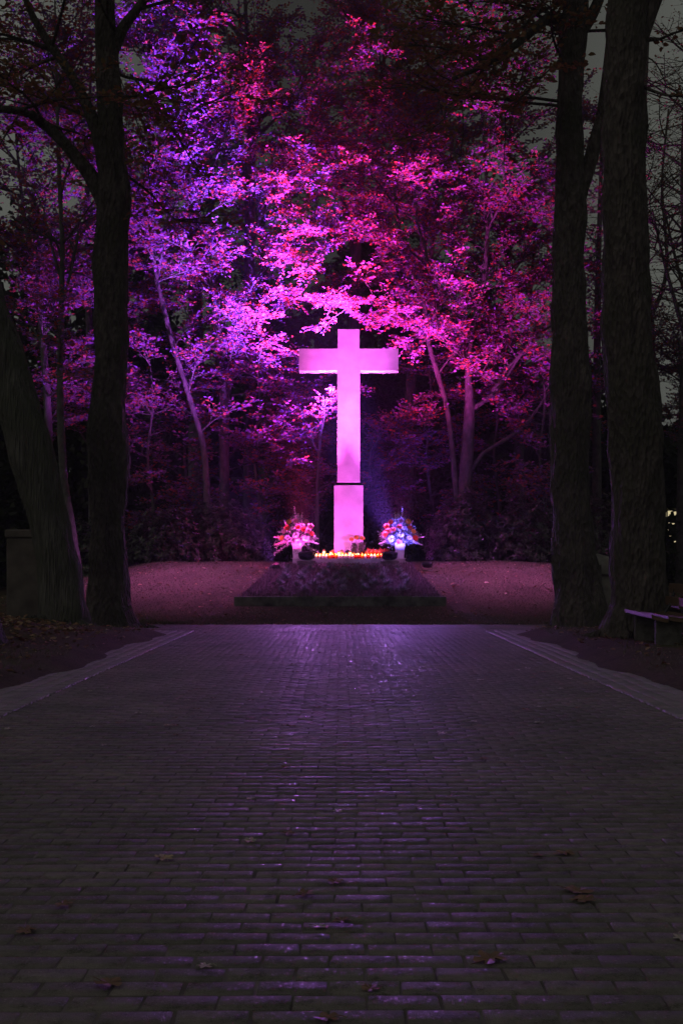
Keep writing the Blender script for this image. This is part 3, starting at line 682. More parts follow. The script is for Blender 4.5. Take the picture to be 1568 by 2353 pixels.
tree('root_flare_tree', 'dark flared root and trunk foot at the left border of the view, covered in leaves',
     [[(-70, 1580, 260), (-62, 1530, 190), (-60, 1450, 130), (-66, 1330, 110), (-70, 1100, 100), (-80, 700, 95), (-90, 300, 85)]],
     14.5, 12, nb=0, bark='bark_dark', zlo=50, k=40, bump=.10, group='great trunks lining the avenue')
# surface roots at the feet of the big trees
def root_of(parent_obj, pts, r0):
    b = MB(); P = catmull([(x, y, float(zg(x, y)) + z) for x, y, z in pts], .12); b.tube(P, np.linspace(r0, .02, len(P)), 10, bump=.18, seed=3)
    b.build('root', parent_obj.children[0].data.materials[0], parent_obj, smooth=True)
tt = [o for o in bpy.data.objects if o.name.startswith(('avenue_tree', 'leaning_tree')) and o.get('category')]
for o in tt:
    x, y, z = o.location
    for a, l_ in ((0.2, 1.3), (-0.9, 1.0), (-2.0, 1.0), (3.3, 1.1), (-1.5, .8)):
        a += rnd.uniform(-.3, .3)
        root_of(o, [(x + .18*math.cos(a), y + .18*math.sin(a), .22), (x + .42*math.cos(a), y + .42*math.sin(a), .07), (x + l_*.6*math.cos(a+.2), y + l_*.6*math.sin(a+.2), .0), (x + l_*math.cos(a-.1), y + l_*math.sin(a-.1), -.08)], .13)

# -- the copper beeches behind the cross
G = 'copper beeches behind the cross'
TW = (.088, .50, .052, .112)
tree('beech_tree', 'tall beech left of the cross whose pink stem divides into raking limbs',
     [[(574, 1300, 32), (574, 1100, 30), (574, 800, 27), (573, 600, 25), (574, 450, 24), (577, 330, 20), (574, 270, 15), (570, 150, 11), (560, -60, 7)],
      [(578, 330, 14), (592, 285, 10), (608, 250, 7), (650, 150, 5)], [(580, 320, 12), (620, 285, 8), (680, 220, 6), (730, 120, 5)],
      [(576, 560, 14), (600, 490, 11), (640, 440, 8), (700, 380, 6), (760, 300, 4)],
      [(574, 520, 14), (556, 380, 10), (553, 240, 8), (552, 130, 6), (548, 0, 4)]],
     35.0, 21, nb=46, L=2.7, tw=TW, zlo=8, sub=4, group=G,
     explicit=[([(590, 400, 34), (690, 330, 33), (760, 210, 32.5), (830, 80, 32)], 12, .03), ([(600, 500, 34), (680, 380, 33), (760, 330, 32.5), (850, 320, 32)], 12, .03),
               ([(560, 420, 34), (640, 380, 33), (700, 340, 32.5)], 8, .02), ([(590, 640, 34), (660, 560, 33), (720, 520, 32), (830, 520, 31.5)], 10, .03),
               ([(590, 760, 34), (660, 690, 33), (760, 690, 32), (850, 740, 31.5)], 9, .025)])
tree('beech_tree', 'slender beech with a straight violet stem just left of the pink one',
     [[(520, 1300, 26), (515, 1100, 22), (505, 800, 18), (470, 560, 12), (440, 420, 10), (420, 300, 8), (400, 160, 6), (390, 0, 4)],
      [(455, 480, 8), (500, 350, 7), (530, 200, 5), (520, 60, 4)]], 33.0, 22, nb=42, L=2.2, tw=TW, zlo=6.5, sub=4, group=G)
tree('beech_sapling', 'bent young stem curving back on itself, bright violet, left of the cross arm',
     [[(525, 1290, 14), (520, 1000, 12), (528, 870, 13), (545, 800, 14), (548, 745, 13), (530, 710, 11), (500, 668, 8), (470, 600, 5)],
      [(544, 730, 7), (510, 712, 5), (470, 728, 3)]], 33.2, 23, nb=16, L=1.5, tw=TW, zlo=4.0, sub=3, group=G,
     explicit=[([(540, 820, 33.2), (580, 800, 33), (610, 830, 32.8)], 3, .012), ([(525, 1050, 33.2), (580, 1000, 32.7), (680, 1010, 32.4)], 7, .02), ([(525, 1080, 33.2), (600, 1060, 32.7), (700, 1090, 32.4)], 7, .02)])
tree('beech_tree', 'thin slanting beech stem at the left edge of the lit grove',
     [[(480, 1300, 18), (470, 1050, 15), (440, 930, 12), (400, 800, 12), (372, 690, 10), (356, 620, 9), (350, 480, 7), (340, 250, 5), (335, 60, 4)],
      [(360, 650, 7), (385, 480, 6), (380, 380, 5), (410, 200, 4)]], 32.0, 24, nb=40, L=2.1, tw=TW, zlo=5.0, sub=4, group=G)
tree('beech_tree', 'thick dark bluish trunk standing back in the grove on the left',
     [[(452, 1300, 44), (452, 1000, 38), (450, 750, 34), (440, 480, 26), (430, 250, 18), (425, 0, 10)], [(448, 600, 18), (500, 420, 12), (530, 300, 8)]],
     40.0, 25, nb=34, L=3.0, tw=TW, zlo=8, sub=4, group=G)
tree('beech_tree', 'many-stemmed beech right of the cross with a violet limb rising toward its arm',
     [[(1062, 1300, 36), (1066, 1150, 32), (1075, 1000, 28), (1078, 930, 24), (1075, 850, 13), (1085, 760, 11), (1110, 640, 12), (1120, 480, 9), (1110, 300, 7), (1120, 120, 5)],
      [(1050, 1160, 14), (1030, 960, 12), (1005, 860, 12), (985, 790, 11), (975, 700, 10), (958, 650, 12), (935, 600, 9), (920, 540, 7), (905, 430, 5)],
      [(976, 690, 9), (985, 640, 8), (975, 560, 6), (960, 520, 5), (950, 400, 4)],
      [(1080, 940, 13), (1120, 915, 10), (1160, 870, 8), (1190, 820, 8), (1215, 790, 6), (1250, 700, 4)],
      [(1130, 900, 9), (1170, 840, 7), (1225, 790, 5)],
      [(1075, 1090, 12), (1110, 1040, 9), (1160, 1010, 9), (1210, 970, 7), (1260, 900, 4)],
      [(1080, 860, 14), (1055, 760, 11), (1040, 640, 9), (1040, 480, 7), (1045, 300, 5)]],
     33.0, 26, nb=58, L=2.3, tw=TW, zlo=6.6, sub=4, group=G,
     explicit=[([(960, 760, 32.5), (900, 730, 32), (860, 690, 31.5), (800, 700, 31)], 8, .02), ([(930, 600, 32.5), (880, 560, 32), (800, 540, 31.5), (720, 600, 31.2)], 12, .025),
               ([(1080, 790, 32.5), (1030, 740, 32), (980, 770, 31.5)], 6, .02), ([(905, 470, 32.5), (850, 400, 32), (780, 390, 31.5), (700, 420, 31)], 12, .025)])
tree('beech_sapling', 'leafy sapling close behind the right side of the cross shaft',
     [[(838, 1300, 10), (845, 1150, 9), (850, 1040, 7), (858, 990, 5)], [(845, 1150, 6), (880, 1060, 5), (930, 1000, 3)]], 34.2, 27, nb=22, L=1.3, tw=TW, zlo=2.3, sub=3, group=G, elev=(0, 50),
     explicit=[([(850, 1090, 34.2), (900, 1050, 33.9), (990, 990, 33.6)], 3, .012), ([(848, 1180, 34.2), (890, 1130, 34), (960, 1110, 33.6)], 4, .012)])
tree('beech_sapling', 'leafy sapling close behind the left side of the cross shaft',
     [[(730, 1300, 10), (728, 1150, 9), (735, 1000, 7), (742, 920, 5)]], 32.6, 37, nb=12, L=1.2, tw=TW, zlo=2.8, sub=3, group=G, elev=(0, 50))
tree('beech_tree', 'slim beech with twin blue stems above and right of the cross',
     [[(930, 1300, 30), (935, 1000, 26), (960, 700, 20), (975, 480, 16), (955, 380, 12), (935, 300, 9), (915, 200, 7), (905, 40, 5)],
      [(985, 640, 12), (1000, 480, 10), (1005, 380, 8), (1020, 280, 6), (1030, 200, 4), (1045, 100, 3)]],
     36.5, 28, nb=50, L=2.5, tw=TW, zlo=9, sub=4, group=G)
tree('beech_tree', 'beech behind the cross whose crown arches over its top',
     [[(812, 1300, 34), (812, 1000, 30), (815, 700, 24), (825, 450, 18), (850, 300, 12), (880, 150, 9), (890, 0, 6)],
      [(815, 600, 14), (780, 430, 10), (740, 280, 7), (720, 120, 5)], [(820, 520, 12), (870, 430, 9), (930, 360, 7)]],
     38.0, 29, nb=56, L=2.8, tw=TW, zlo=9.5, sub=4, group=G)
tree('beech_tree', 'beech at the right edge of the lit grove beside the dark trunk',
     [[(1200, 1300, 26), (1195, 1100, 22), (1180, 850, 16), (1168, 650, 12), (1160, 450, 9), (1168, 340, 7), (1180, 200, 5)],
      [(1185, 900, 10), (1215, 700, 8), (1228, 520, 6), (1225, 400, 4)]], 34.5, 30, nb=62, L=2.4, tw=TW, zlo=5.2, sub=4, group=G)
tree('beech_tree', 'dim beech seen through the gap between the two right trunks',
     [[(1372, 1300, 24), (1370, 1000, 20), (1372, 700, 15), (1378, 450, 10), (1385, 250, 6)]], 36.0, 31, nb=26, L=2.0, tw=TW, zlo=4.8, sub=4, group=G)
tree('beech_tree', 'thin pale beech stem glowing pink behind the leaning trunk',
     [[(182, 1300, 22), (172, 1262, 20), (160, 1180, 18), (148, 1110, 18), (141, 1000, 18), (138, 880, 15), (141, 700, 13), (143, 560, 11), (136, 400, 9), (130, 200, 6), (126, 0, 4)],
      [(140, 700, 7), (165, 620, 5), (180, 540, 4)], [(140, 640, 7), (118, 560, 5), (100, 480, 3)]], 26.5, 32, nb=30, L=1.9, tw=TW, zlo=5.5, sub=3, group=G)
tree('beech_tree', 'dim purple beech leaning beyond the left trunks',
     [[(120, 1300, 22), (112, 1000, 18), (100, 800, 15), (85, 650, 13), (60, 520, 9), (40, 350, 6), (30, 150, 4)],
      [(100, 820, 8), (95, 600, 6), (105, 450, 4)]], 31.0, 33, nb=44, L=2.4, tw=TW, zlo=5, sub=4, group=G)
tree('beech_tree', 'dim beech filling the gap between the upright left trunk and the lit grove',
     [[(215, 1300, 24), (212, 1000, 20), (205, 750, 16), (200, 500, 12), (205, 300, 8), (210, 100, 5)], [(205, 700, 8), (330, 480, 6), (320, 300, 4)]],
     35.0, 34, nb=56, L=2.8, tw=TW, zlo=4.5, sub=4, group=G)

U = 'low young beeches under the tall ones'
for i, (px, d, lb) in enumerate(((345, 32.5, 'low young beech just right of the upright left trunk'), (430, 33.5, 'low young beech with dim purple leaves left of the bent sapling'), (590, 32.8, 'low young beech with reddish leaves left of the cross, above the leggy shrub'),
        (668, 34.0, 'low young beech whose leaves reach toward the left side of the cross'), (985, 34.5, 'low young beech in the shade right of the cross'), (1140, 34.0, 'low young beech under the many-stemmed one'), (1245, 33.0, 'low young beech beside the thinner right trunk'))):
    tree('beech_sapling', lb, [[(px, 1300, 9), (px+8, 1180, 8), (px-6, 1050, 6), (px+6, 930, 5), (px, 840, 4)]], d, 284+i, nb=32, L=1.35, tw=(.10, .45, .06, .125), zlo=1.9, sub=3, group=U, elev=(-5, 45))

# -- thin trees with few leaves against the sky at the right
BT = (.34, .7, .30, .08)
for i, (px, d, lb) in enumerate(((1592, 30, 'bare branching tree against the grey sky at the right border'), (1620, 38, 'nearly leafless tree standing just beyond the right border'), (1500, 44, 'sparse tree behind the thickest trunk'))):
    tree('bare_tree', lb, [[(px, 1300, 26), (px-4, 1000, 22), (px-6, 760, 18), (px-20, 560, 14), (px-25, 380, 10), (px-15, 150, 7), (px-5, -50, 5)],
         [(px-5, 820, 14), (px-40, 700, 10), (px-70, 590, 7), (px-95, 480, 5)], [(px-10, 740, 12), (px+30, 620, 9), (px+20, 420, 6), (px+35, 250, 5)]],
         d, 50+i, nb=50, L=2.8, tw=BT, leaf='brownleaf', bark='bark_dark', zlo=6, sub=5, group='nearly bare trees at the right', elev=(0, 60))
tree('young_tree', 'low leafy tree at the right border beyond the bench',
     [[(1560, 1300, 20), (1562, 1100, 16), (1565, 900, 10), (1560, 780, 6)]], 42, 60, nb=26, L=2.2, tw=TW, zlo=5.5, sub=4, leaf='beech', ztop=12)
# conifer-green undergrowth tree seen in the gap on the left
tree('dark_tree', 'dark green tree glimpsed between the left stems at mid height',
     [[(610, 1300, 40), (612, 900, 30), (605, 600, 18), (600, 450, 8)]], 46, 61, nb=50, L=3.0, tw=(.16, .5, .07, .14), zlo=3, sub=4, leaf='darkleaf', bark='bark_dark')
tree('dark_tree', 'dark tree filling the shade behind the right half of the cross',
     [[(930, 1300, 40), (932, 900, 30), (925, 700, 18), (920, 600, 8)]], 47, 62, nb=55, L=3.2, tw=(.16, .5, .07, .14), zlo=2.5, sub=4, leaf='darkleaf', bark='bark_dark')

# ------------------------------------------------------------------ rhododendrons and far woods
def bush(name, label, cx, cy, rx, ry, h, seed, leaf='rhodo', nro=420, ls=.13, group=None, cat='shrub'):
    rs = np.random.RandomState(seed); z0 = float(zg(cx, cy)); root = empty(name, (cx, cy, z0), label, cat, group)
    b = MB(); tips = []
    for i in range(14):
        a = rs.uniform(0, 6.28); q = rs.uniform(.2, .8); p1 = (cx + rx*q*math.cos(a), cy + ry*q*math.sin(a), z0 + h*rs.uniform(.4, .8))
        b.tube([(cx + rs.normal(0, .1), cy + rs.normal(0, .1), z0 - .05), (cx + rx*q*.5*math.cos(a+.3), cy + ry*q*.5*math.sin(a+.3), z0 + h*.3), p1], [.03, .02, .008], 5)
    b.build('stems', M['bark_dark'], root)
    u = rand_unit(nro); u[:, 2] = np.abs(u[:, 2])*1.0; rr = rs.uniform(.55, 1.0, nro)**.5
    lump = np.array([1 + .28*noise.noise(Vector((q[0]*2 + seed, q[1]*2, q[2]*2))) for q in u])
    P = np.stack([cx + rx*u[:, 0]*rr*lump, cy + ry*u[:, 1]*rr*lump, z0 + .05 + h*u[:, 2]*rr*lump], 1)
    pos = []; ax = []; nor = []
    for p, dd in zip(P, u):
        t = dd + np.array((0, 0, .5)) + rs.normal(0, .3, 3); t /= np.linalg.norm(t); s1 = np.cross(t, (0.3, .2, 1)); s1 /= np.linalg.norm(s1); s2 = np.cross(t, s1)
        for k in range(8):
            a = k*2.4; d_ = s1*math.cos(a) + s2*math.sin(a) + t*rs.uniform(-.2, .7); pos.append(p + t*rs.uniform(-.06, .03)); ax.append(d_); nor.append(t + rs.normal(0, .2, 3))
    n_ = len(pos); ln = ls*NR.uniform(.7, 1.2, n_); V, F = leaves(np.array(pos) - np.array((cx, cy, z0)), np.array(ax), np.array(nor), ln, ln*.34)
    mesh_obj('foliage', V, F, M[leaf], root); return root
GR = 'rhododendrons behind the lawn'
bush('rhododendron', 'glossy rhododendron right of the blue-lit flowers, its leaf rosettes catching the light', 3.55, 31.0, 1.2, .9, 2.05, 71, nro=650, group=GR)
bush('rhododendron', 'rhododendron farther right, next to the dark trunk', 5.2, 30.8, 1.1, .9, 1.95, 72, nro=560, group=GR)
bush('rhododendron', 'leggy rhododendron left of the pink-lit flowers', -3.35, 31.2, 1.25, .9, 1.9, 73, nro=560, group=GR)
bush('rhododendron', 'low dark rhododendron between the leggy one and the upright left trunk', -4.9, 30.6, 1.2, .9, 1.5, 74, nro=520, group=GR)
bush('rhododendron', 'dark rhododendron beyond the two left trunks', -7.3, 31.0, 1.5, .9, 1.7, 75, nro=560, group=GR)
bush('rhododendron', 'dark rhododendron seen between the two right trunks', 7.5, 31.0, 1.3, .9, 2.3, 76, nro=560, group=GR)
bush('hedge_bush', 'dark bush in front of the lit window at the right border', 13.6, 42.0, 2.6, 1.0, 3.3, 77, leaf='darkleaf', nro=170, ls=.17)
bush('hedge_bush', 'dark bush behind the cross plinth on the right', 1.5, 33.6, 1.6, .8, 3.0, 78, leaf='darkleaf', nro=650, ls=.14)
bush('hedge_bush', 'dark bush behind the cross plinth on the left', -1.0, 33.8, 1.6, .8, 3.0, 79, leaf='darkleaf', nro=650, ls=.14)
# far woods: thousands of leaf clumps in depth
n_ = 60000; x = NR.uniform(-34, 34, n_); y = NR.uniform(50, 60, n_)
top = 14.5 - 4.5*sstep(9, 13, x) + 2.6*np.sin(x*.45 + 1) + 1.6*np.sin(x*1.1) - 3.4*sstep(10, 16, x) + 1.5*sstep(-8, -14, x)
hole = (np.abs(x - 17.2) < 1.3)
z = top*(NR.rand(n_)**.8); kk = ~(hole & (z > 1.5) & (z < 5) & (NR.rand(n_) < .93)); x, y, z = x[kk], y[kk], z[kk]; n_ = len(x)
ln = NR.uniform(.30, .62, n_); V, F = leaves(np.stack([x, y, z], 1), rand_unit(n_), rand_unit(n_), ln, ln*.7)
n2 = 22000; x2 = NR.uniform(-36, 36, n2); y2 = NR.uniform(60.5, 63, n2); z2 = (12.0 - 3.5*sstep(9, 13, x2) + 1.5*np.sin(x2*.45+1))*NR.rand(n2)
k2 = ~((np.abs(x2 - 20) < 2) & (z2 < 5)); x2, y2, z2 = x2[k2], y2[k2], z2[k2]; l2 = NR.uniform(.7, 1.1, len(x2)); V2, F2 = leaves(np.stack([x2, y2, z2], 1), rand_unit(len(x2)), rand_unit(len(x2)), l2, l2*.8)
F = np.concatenate([F, F2 + len(V)]); V = np.concatenate([V, V2])
tag(mesh_obj('woods', V, F, M['darkleaf']), 'dark belt of distant woods closing the view', 'woods', kind='stuff')

# house with a lit window far off at the right
hs = empty('house', (19.8, 64, 0), 'distant house with a yellow lit window at the right border', 'house')
b = MB(); b.box((19.8, 66, 2.8), (8, 4, 5.6)); b.build('wall', M['wall'], hs)
b = MB(); b.add([(15.5, 63.6, 5.6), (24.1, 63.6, 5.6), (24.1, 68.4, 5.6), (15.5, 68.4, 5.6), (15.5, 66, 8.0), (24.1, 66, 8.0)], [(0, 1, 5, 4), (2, 3, 4, 5), (1, 2, 5), (3, 0, 4), (3, 2, 1, 0)]); b.build('roof', M['rooft'], hs)
b = MB(); b.box((19.6, 63.96, 3.5), (3.0, .06, 1.9)); wn = b.build('window', M['window'], hs)
b = MB()
for xx in (18.1, 19.1, 20.1, 21.1): b.box((xx, 63.9, 3.5), (.08, .06, 2.0))
for zz in (2.52, 4.48): b.box((19.6, 63.9, zz), (3.1, .05, .08))
b.build('frame', M['white_vase'], wn)

# ------------------------------------------------------------------ gravestones
gs = empty('gravestone', (-6.05, 21.3, 0), 'tall rectangular gravestone with a thin cap, half behind the leaning trunk', 'gravestone')
b = MB(); b.box((-6.12, 21.3, .84), (.80, .22, 1.80), bev=.015); b.build('slab', M['grave'], gs)
b = MB(); b.box((-6.12, 21.3, 1.83), (.86, .28, .16), bev=.02); b.build('cap', M['grave'], gs)
b = MB(); b.box((-6.05, 21.15, .02), (1.3, .6, .14), bev=.02); b.build('base', M['grave'], gs)
gs = empty('rounded_gravestone', (5.15, 21.9, 0), 'rounded pale gravestone peeping out between the two right trunks', 'gravestone')
b = MB(); prof = []
for i in range(17):
    t = i/16; zz = 1.45*t; wdt = (.26 + .12*math.sin(min(1, t*1.6)*math.pi/2))*(1 if t < .75 else math.sqrt(max(0, 1 - ((t-.75)/.25)**2))) + .005
    prof.append((wdt, zz))
vs_ = []; fs_ = []; kk_ = 20
for i, (r_, zz) in enumerate(prof):
    for j in range(kk_):
        a = 2*math.pi*j/kk_; nn_ = 1 + .08*noise.noise(Vector((math.cos(a)*2, math.sin(a)*2, zz*3)))
        vs_.append((5.15 + r_*1.25*nn_*math.cos(a), 21.9 + r_*.5*nn_*math.sin(a), zz))
    if i:
        for j in range(kk_): j2 = (j+1) % kk_; fs_.append(((i-1)*kk_+j, (i-1)*kk_+j2, i*kk_+j2, i*kk_+j))
b.add(vs_, fs_); b.build('stone', M['grave_pale'], gs, smooth=True)
b = MB(); b.box((5.15, 21.70, 1.02), (.42, .035, .045)); b.box((5.15, 21.70, 1.0), (.05, .035, .44)); b.build('carved_cross', M['grave'], gs)

# ------------------------------------------------------------------ benches facing the avenue
def bench(loc, rz, label):
    root = empty('park_bench', loc, label, 'bench', 'benches beside the avenue'); lx, ly, lz = loc
    def curved(y0, y1, x0, w0, z0, dip, name='seat_board'):
        b = MB(); vs_ = []; fs_ = []; K = 6
        for yy in (y0, y1):
            for i in range(K+1):
                t = i/K; xx = x0 + w0*t; zz = z0 + dip[0]*(1-t)**2 + dip[1]*t**2
                vs_.append((lx+xx, ly+yy, lz+zz)); vs_.append((lx+xx, ly+yy, lz+zz-.05))
        n0 = 2*(K+1)
        for i in range(K):
            a = 2*i; fs_ += [(a, a+2, n0+a+2, n0+a), (a+1, n0+a+1, n0+a+3, a+3), (a, a+1, a+3, a+2), (n0+a, n0+a+2, n0+a+3, n0+a+1)]
        fs_ += [(0, n0, n0+1, 1), (n0-2, n0-1, 2*n0-1, 2*n0-2)]
        b.add(vs_, fs_); b.build(name, M['wood'], root)
    curved(0, 1.9, -.28, .215, .455, (.055, 0)); curved(.04, 1.86, -.055, .215, .455, (.03, .0)); curved(.02, 1.88, .17, .13, .46, (.0, .03))
    for yy in (.22, 1.6):
        b = MB(); b.box((lx-.02, ly+yy, lz+.20), (.34, .11, .44), bev=.012, taper=1); b.build('leg', M['concrete'], root)
        b = MB(); b.tube([(lx+.20, ly+yy, lz+.40), (lx+.34, ly+yy, lz+.62), (lx+.42, ly+yy, lz+.92)], [.022]*3, 8); b.build('back_support', M['black'], root)
    for k in range(2):
        b = MB(); b.box((lx+.335+.055*k, ly+.95, lz+.64+.19*k), (.035, 1.9, .13), bev=.006); b.build('back_board', M['wood'], root)
    root.rotation_euler = (0, 0, rz); return root
pb = at(1530, 1505, 14.6)
bench((4.36, 14.3, 0.05), R(-4), 'nearer park bench with curved boards on a concrete foot at the right border')
bench((5.74, 17.6, 0.05), R(-4), 'farther park bench half hidden by the thickest trunk')

# ------------------------------------------------------------------ floodlights
def flood(c, tilt, yaw, label, wd=.40, lens='lens_pink', slab_z=1.39):
    root = empty('floodlight', (c.x, c.y, slab_z), label, 'floodlight', 'floodlights at the foot of the cross')
    F_ = Matrix.Rotation(yaw, 3, 'Z') @ Matrix.Rotation(tilt, 3, 'X')
    b = MB(); vs_ = []; fs_ = []; K = 20                                    # rounded flat housing, thicker in the middle
    for zz, s_ in ((-.055, .55), (-.05, .8), (-.02, .97), (.015, 1.0), (.03, .97)):
        for j in range(K):
            a = 2*math.pi*j/K; ex = math.copysign(abs(math.cos(a))**.55, math.cos(a)); ey = math.copysign(abs(math.sin(a))**.55, math.sin(a))
            vs_.append(tuple(Vector(c) + F_ @ Vector((ex*wd/2*s_, ey*wd*.36*s_, zz - .05))))
    for i in range(4):
        for j in range(K): j2 = (j+1) % K; fs_.append((i*K+j, i*K+j2, (i+1)*K+j2, (i+1)*K+j))
    fs_.append(tuple(range(K-1, -1, -1))); fs_.append(tuple(range(4*K, 5*K))); b.add(vs_, fs_); b.build('housing', M['black'], root)
    b = MB(); pts = [tuple(Vector(c) + F_ @ Vector((sx*wd*.36, sy*wd*.24, -.012))) for sx, sy in ((-1, -1), (1, -1), (1, 1), (-1, 1))]
    b.add(pts, [(0, 1, 2, 3)]); b.build('lens', M[lens], root)
    b = MB(); zb = slab_z + .01
    b.tube([(c.x-wd/2-.02, c.y, c.z-.04), (c.x-wd/2-.02, c.y+.01, zb), (c.x+wd/2+.02, c.y+.01, zb), (c.x+wd/2+.02, c.y, c.z-.04)], [.010]*4, 6); b.box((c.x, c.y+.01, zb+.008), (wd*.95, .07, .018)); b.build('bracket', M['steel'], root)
    return root
flood(LL - Vector((0, 0, .0)), R(-38), R(-6), 'black floodlight in front of the pink-lit vase', slab_z=1.325)
flood(LR - Vector((0, 0, .0)), R(-38), R(6), 'black floodlight in front of the blue-lit vase', lens='lens_blue', slab_z=1.325)
flood(TLM, R(-20), R(10), 'added floodlight behind the pink-lit vase, aimed up into the trees', wd=.30, slab_z=1.392)
flood(TRM, R(-20), R(-10), 'added floodlight behind the blue-lit vase, aimed up into the trees', wd=.30, lens='lens_blue', slab_z=1.392)
for c, yw, lb in ((PL, -35, 'small added floodlight on a pole, unseen behind the upright left trunk'), (PR, 35, 'small added floodlight on a pole, unseen behind the thinner right trunk')):
    r_ = flood(c, R(-150), R(yw), lb, wd=.22, slab_z=c.z - .16); z_ = float(zg(c.x, c.y)) - .05
    b = MB(); b.tube([(c.x, c.y+.01, z_), (c.x, c.y+.01, c.z-.15)], [.022, .022], 8); b.build('pole', M['black'], r_)  # carries the added lawn lamp
for c in (LL, LR):
    b = MB(); b.box((c.x, c.y+.02, 1.26), (.46, .34, .13), bev=.01); tag(b.build('lamp_footing', M['concrete']), 'small concrete footing under the %s floodlight' % ('pink-side' if c is LL else 'blue-side'), 'footing', 'footings of the floodlights')
flood(SL, R(-30), R(15), 'small black floodlight low in the lawn beside the bed, pink side', wd=.26, slab_z=float(zg(SL.x, SL.y)))
flood(SR, R(-30), R(-15), 'small black floodlight low in the lawn beside the bed, blue side', wd=.26, slab_z=float(zg(SR.x, SR.y)))
b = MB(); b.tube([(1.66, 27.45, 1.15), (1.665, 27.45, 1.29), (1.62, 27.45, 1.31), (1.58, 27.45, 1.305)], [.006]*4, 5); tag(b.build('garden_hook', M['steel']), 'thin bent wire hook stuck in the soil under the blue-lit vase', 'hook')

# ------------------------------------------------------------------ grave candles
def candle(kind, hgt, r_, lid):
    root = empty('grave_candle', (0, 0, 0), 'x', 'candle')
    b = MB(); b.lathe([(r_*.8, 0), (r_*.92, .01), (r_, hgt*.5), (r_, hgt*.92), (r_*.85, hgt)], k=12, capt=False); b.build('jar', M['jar_'+kind], root, smooth=True)
    b = MB(); b.lathe([(r_*.74, .006), (r_*.84, hgt*.5), (r_*.84, hgt*.62)], k=10); b.build('wax', M['wax'], root)
    b = MB(); zf = hgt*.62 + .004; b.lathe([(.002, zf), (.010, zf+.010), (.012, zf+.018), (.007, zf+.034), (.001, zf+.050)], k=8); b.build('flame', M['flame'], root)
    if lid:
        b = MB(); b.lathe([(r_*.9, hgt), (r_*1.02, hgt+.006), (r_*.9, hgt+.018), (r_*.35, hgt+.030)], k=12); b.build('lid', M['gold'], root)
    return root
kinds = {}
def put_candle(kind, hgt, r_, lid, x, y, label):
    key = (kind, hgt, r_, lid)
    if key not in kinds: kinds[key] = candle(kind, hgt, r_, lid); o = kinds[key]
    else: o = copy_tree(kinds[key])
    o.location = (x, y, 1.392); o.rotation_euler = (0, 0, rnd.uniform(0, 6)); tag(o, label, 'candle', 'grave candles along the foot of the cross')
DESC = {'clear': 'clear glass', 'red': 'red', 'orange': 'orange'}
i = 0; x = -.64
while x < 1.02:
    kind = 'clear' if x < .35 and rnd.random() < .75 else rnd.choice(['red', 'orange', 'clear', 'red'])
    put_candle(kind, .10, .036, False, x, 27.80 + rnd.uniform(-.015, .015), 'low %s grave candle burning in the front row on the slab' % DESC[kind]); x += rnd.uniform(.078, .088)
x = -.60
while x < 1.0:
    tall = rnd.random() < .45; kind = rnd.choice(['clear', 'red', 'clear', 'orange'] if x < .5 else ['red', 'red', 'orange'])
    put_candle(kind, .165 if tall else .13, .038, tall, x, 27.92 + rnd.uniform(-.02, .02), '%s %s grave candle%s in the middle row' % ('tall' if tall else 'medium', DESC[kind], ' with a gold lid' if tall else '')); x += rnd.uniform(.09, .12)
for x, kind in ((-.45, 'clear'), (-.22, 'red'), (.0, 'clear'), (.66, 'red'), (.76, 'red'), (.86, 'red'), (.96, 'orange')):
    put_candle(kind, .20, .042, True, x, 28.06, 'tallest %s grave candle with a gold lid in the back row' % DESC[kind])
for k in range(3):
    d_ = bpy.data.lights.new("candle_glow", 'POINT'); d_.energy = 1.7; d_.color = (1, .36, .10); d_.shadow_soft_size = .25
    o_ = bpy.data.objects.new("candle_glow", d_); COL.objects.link(o_); o_.location = (-.4 + .62*k, 27.97, 1.60)

# ------------------------------------------------------------------ flowers
def gerbera(c, nrm, r_, m, parent, name='gerbera', cup=.35):
    b = MB(); nrm = Vector(nrm).normalized(); q = nrm.to_track_quat('Z', 'Y').to_matrix(); K = 14
    for lay_, (rr_, cp) in enumerate(((1, cup), (.7, cup+.35))):
        for k in range(K):
            a = 2*math.pi*(k + .5*lay_)/K; w_ = .16*r_*1.3
            def P(rad, off_, h): return tuple(Vector(c) + q @ Vector((rad*math.cos(a) - off_*math.sin(a), rad*math.sin(a) + off_*math.cos(a), h)))
            b.add([P(.12*r_, 0, 0), P(.6*r_*rr_, -w_, cp*r_*.5), P(r_*rr_, -w_*.5, cp*r_*.9), P(r_*rr_, w_*.5, cp*r_*.9), P(.6*r_*rr_, w_, cp*r_*.5)], [(0, 1, 2, 3, 4)])
    b.lathe([(r_*.22, 0), (r_*.25, r_*.12), (r_*.1, r_*.2)], k=8)
    b.v[-1] = np.array([tuple(Vector(c) + q @ Vector(v)) for v in b.v[-1]])
    return b.build(name, M[m], parent)
def mum(c, r_, m, parent, name='chrysanthemum', fl=.8):
    n_ = 130; u = rand_unit(n_); u[:, 2] = u[:, 2]*fl; pos = np.array(tuple(c)) + u*r_*.35 - np.array(world_loc(parent))
    V, F = leaves(pos, u + rand_unit(n_)*.2, rand_unit(n_), np.full(n_, r_*.68), np.full(n_, r_*.30)); return mesh_obj(name, V, F, M[m], parent)
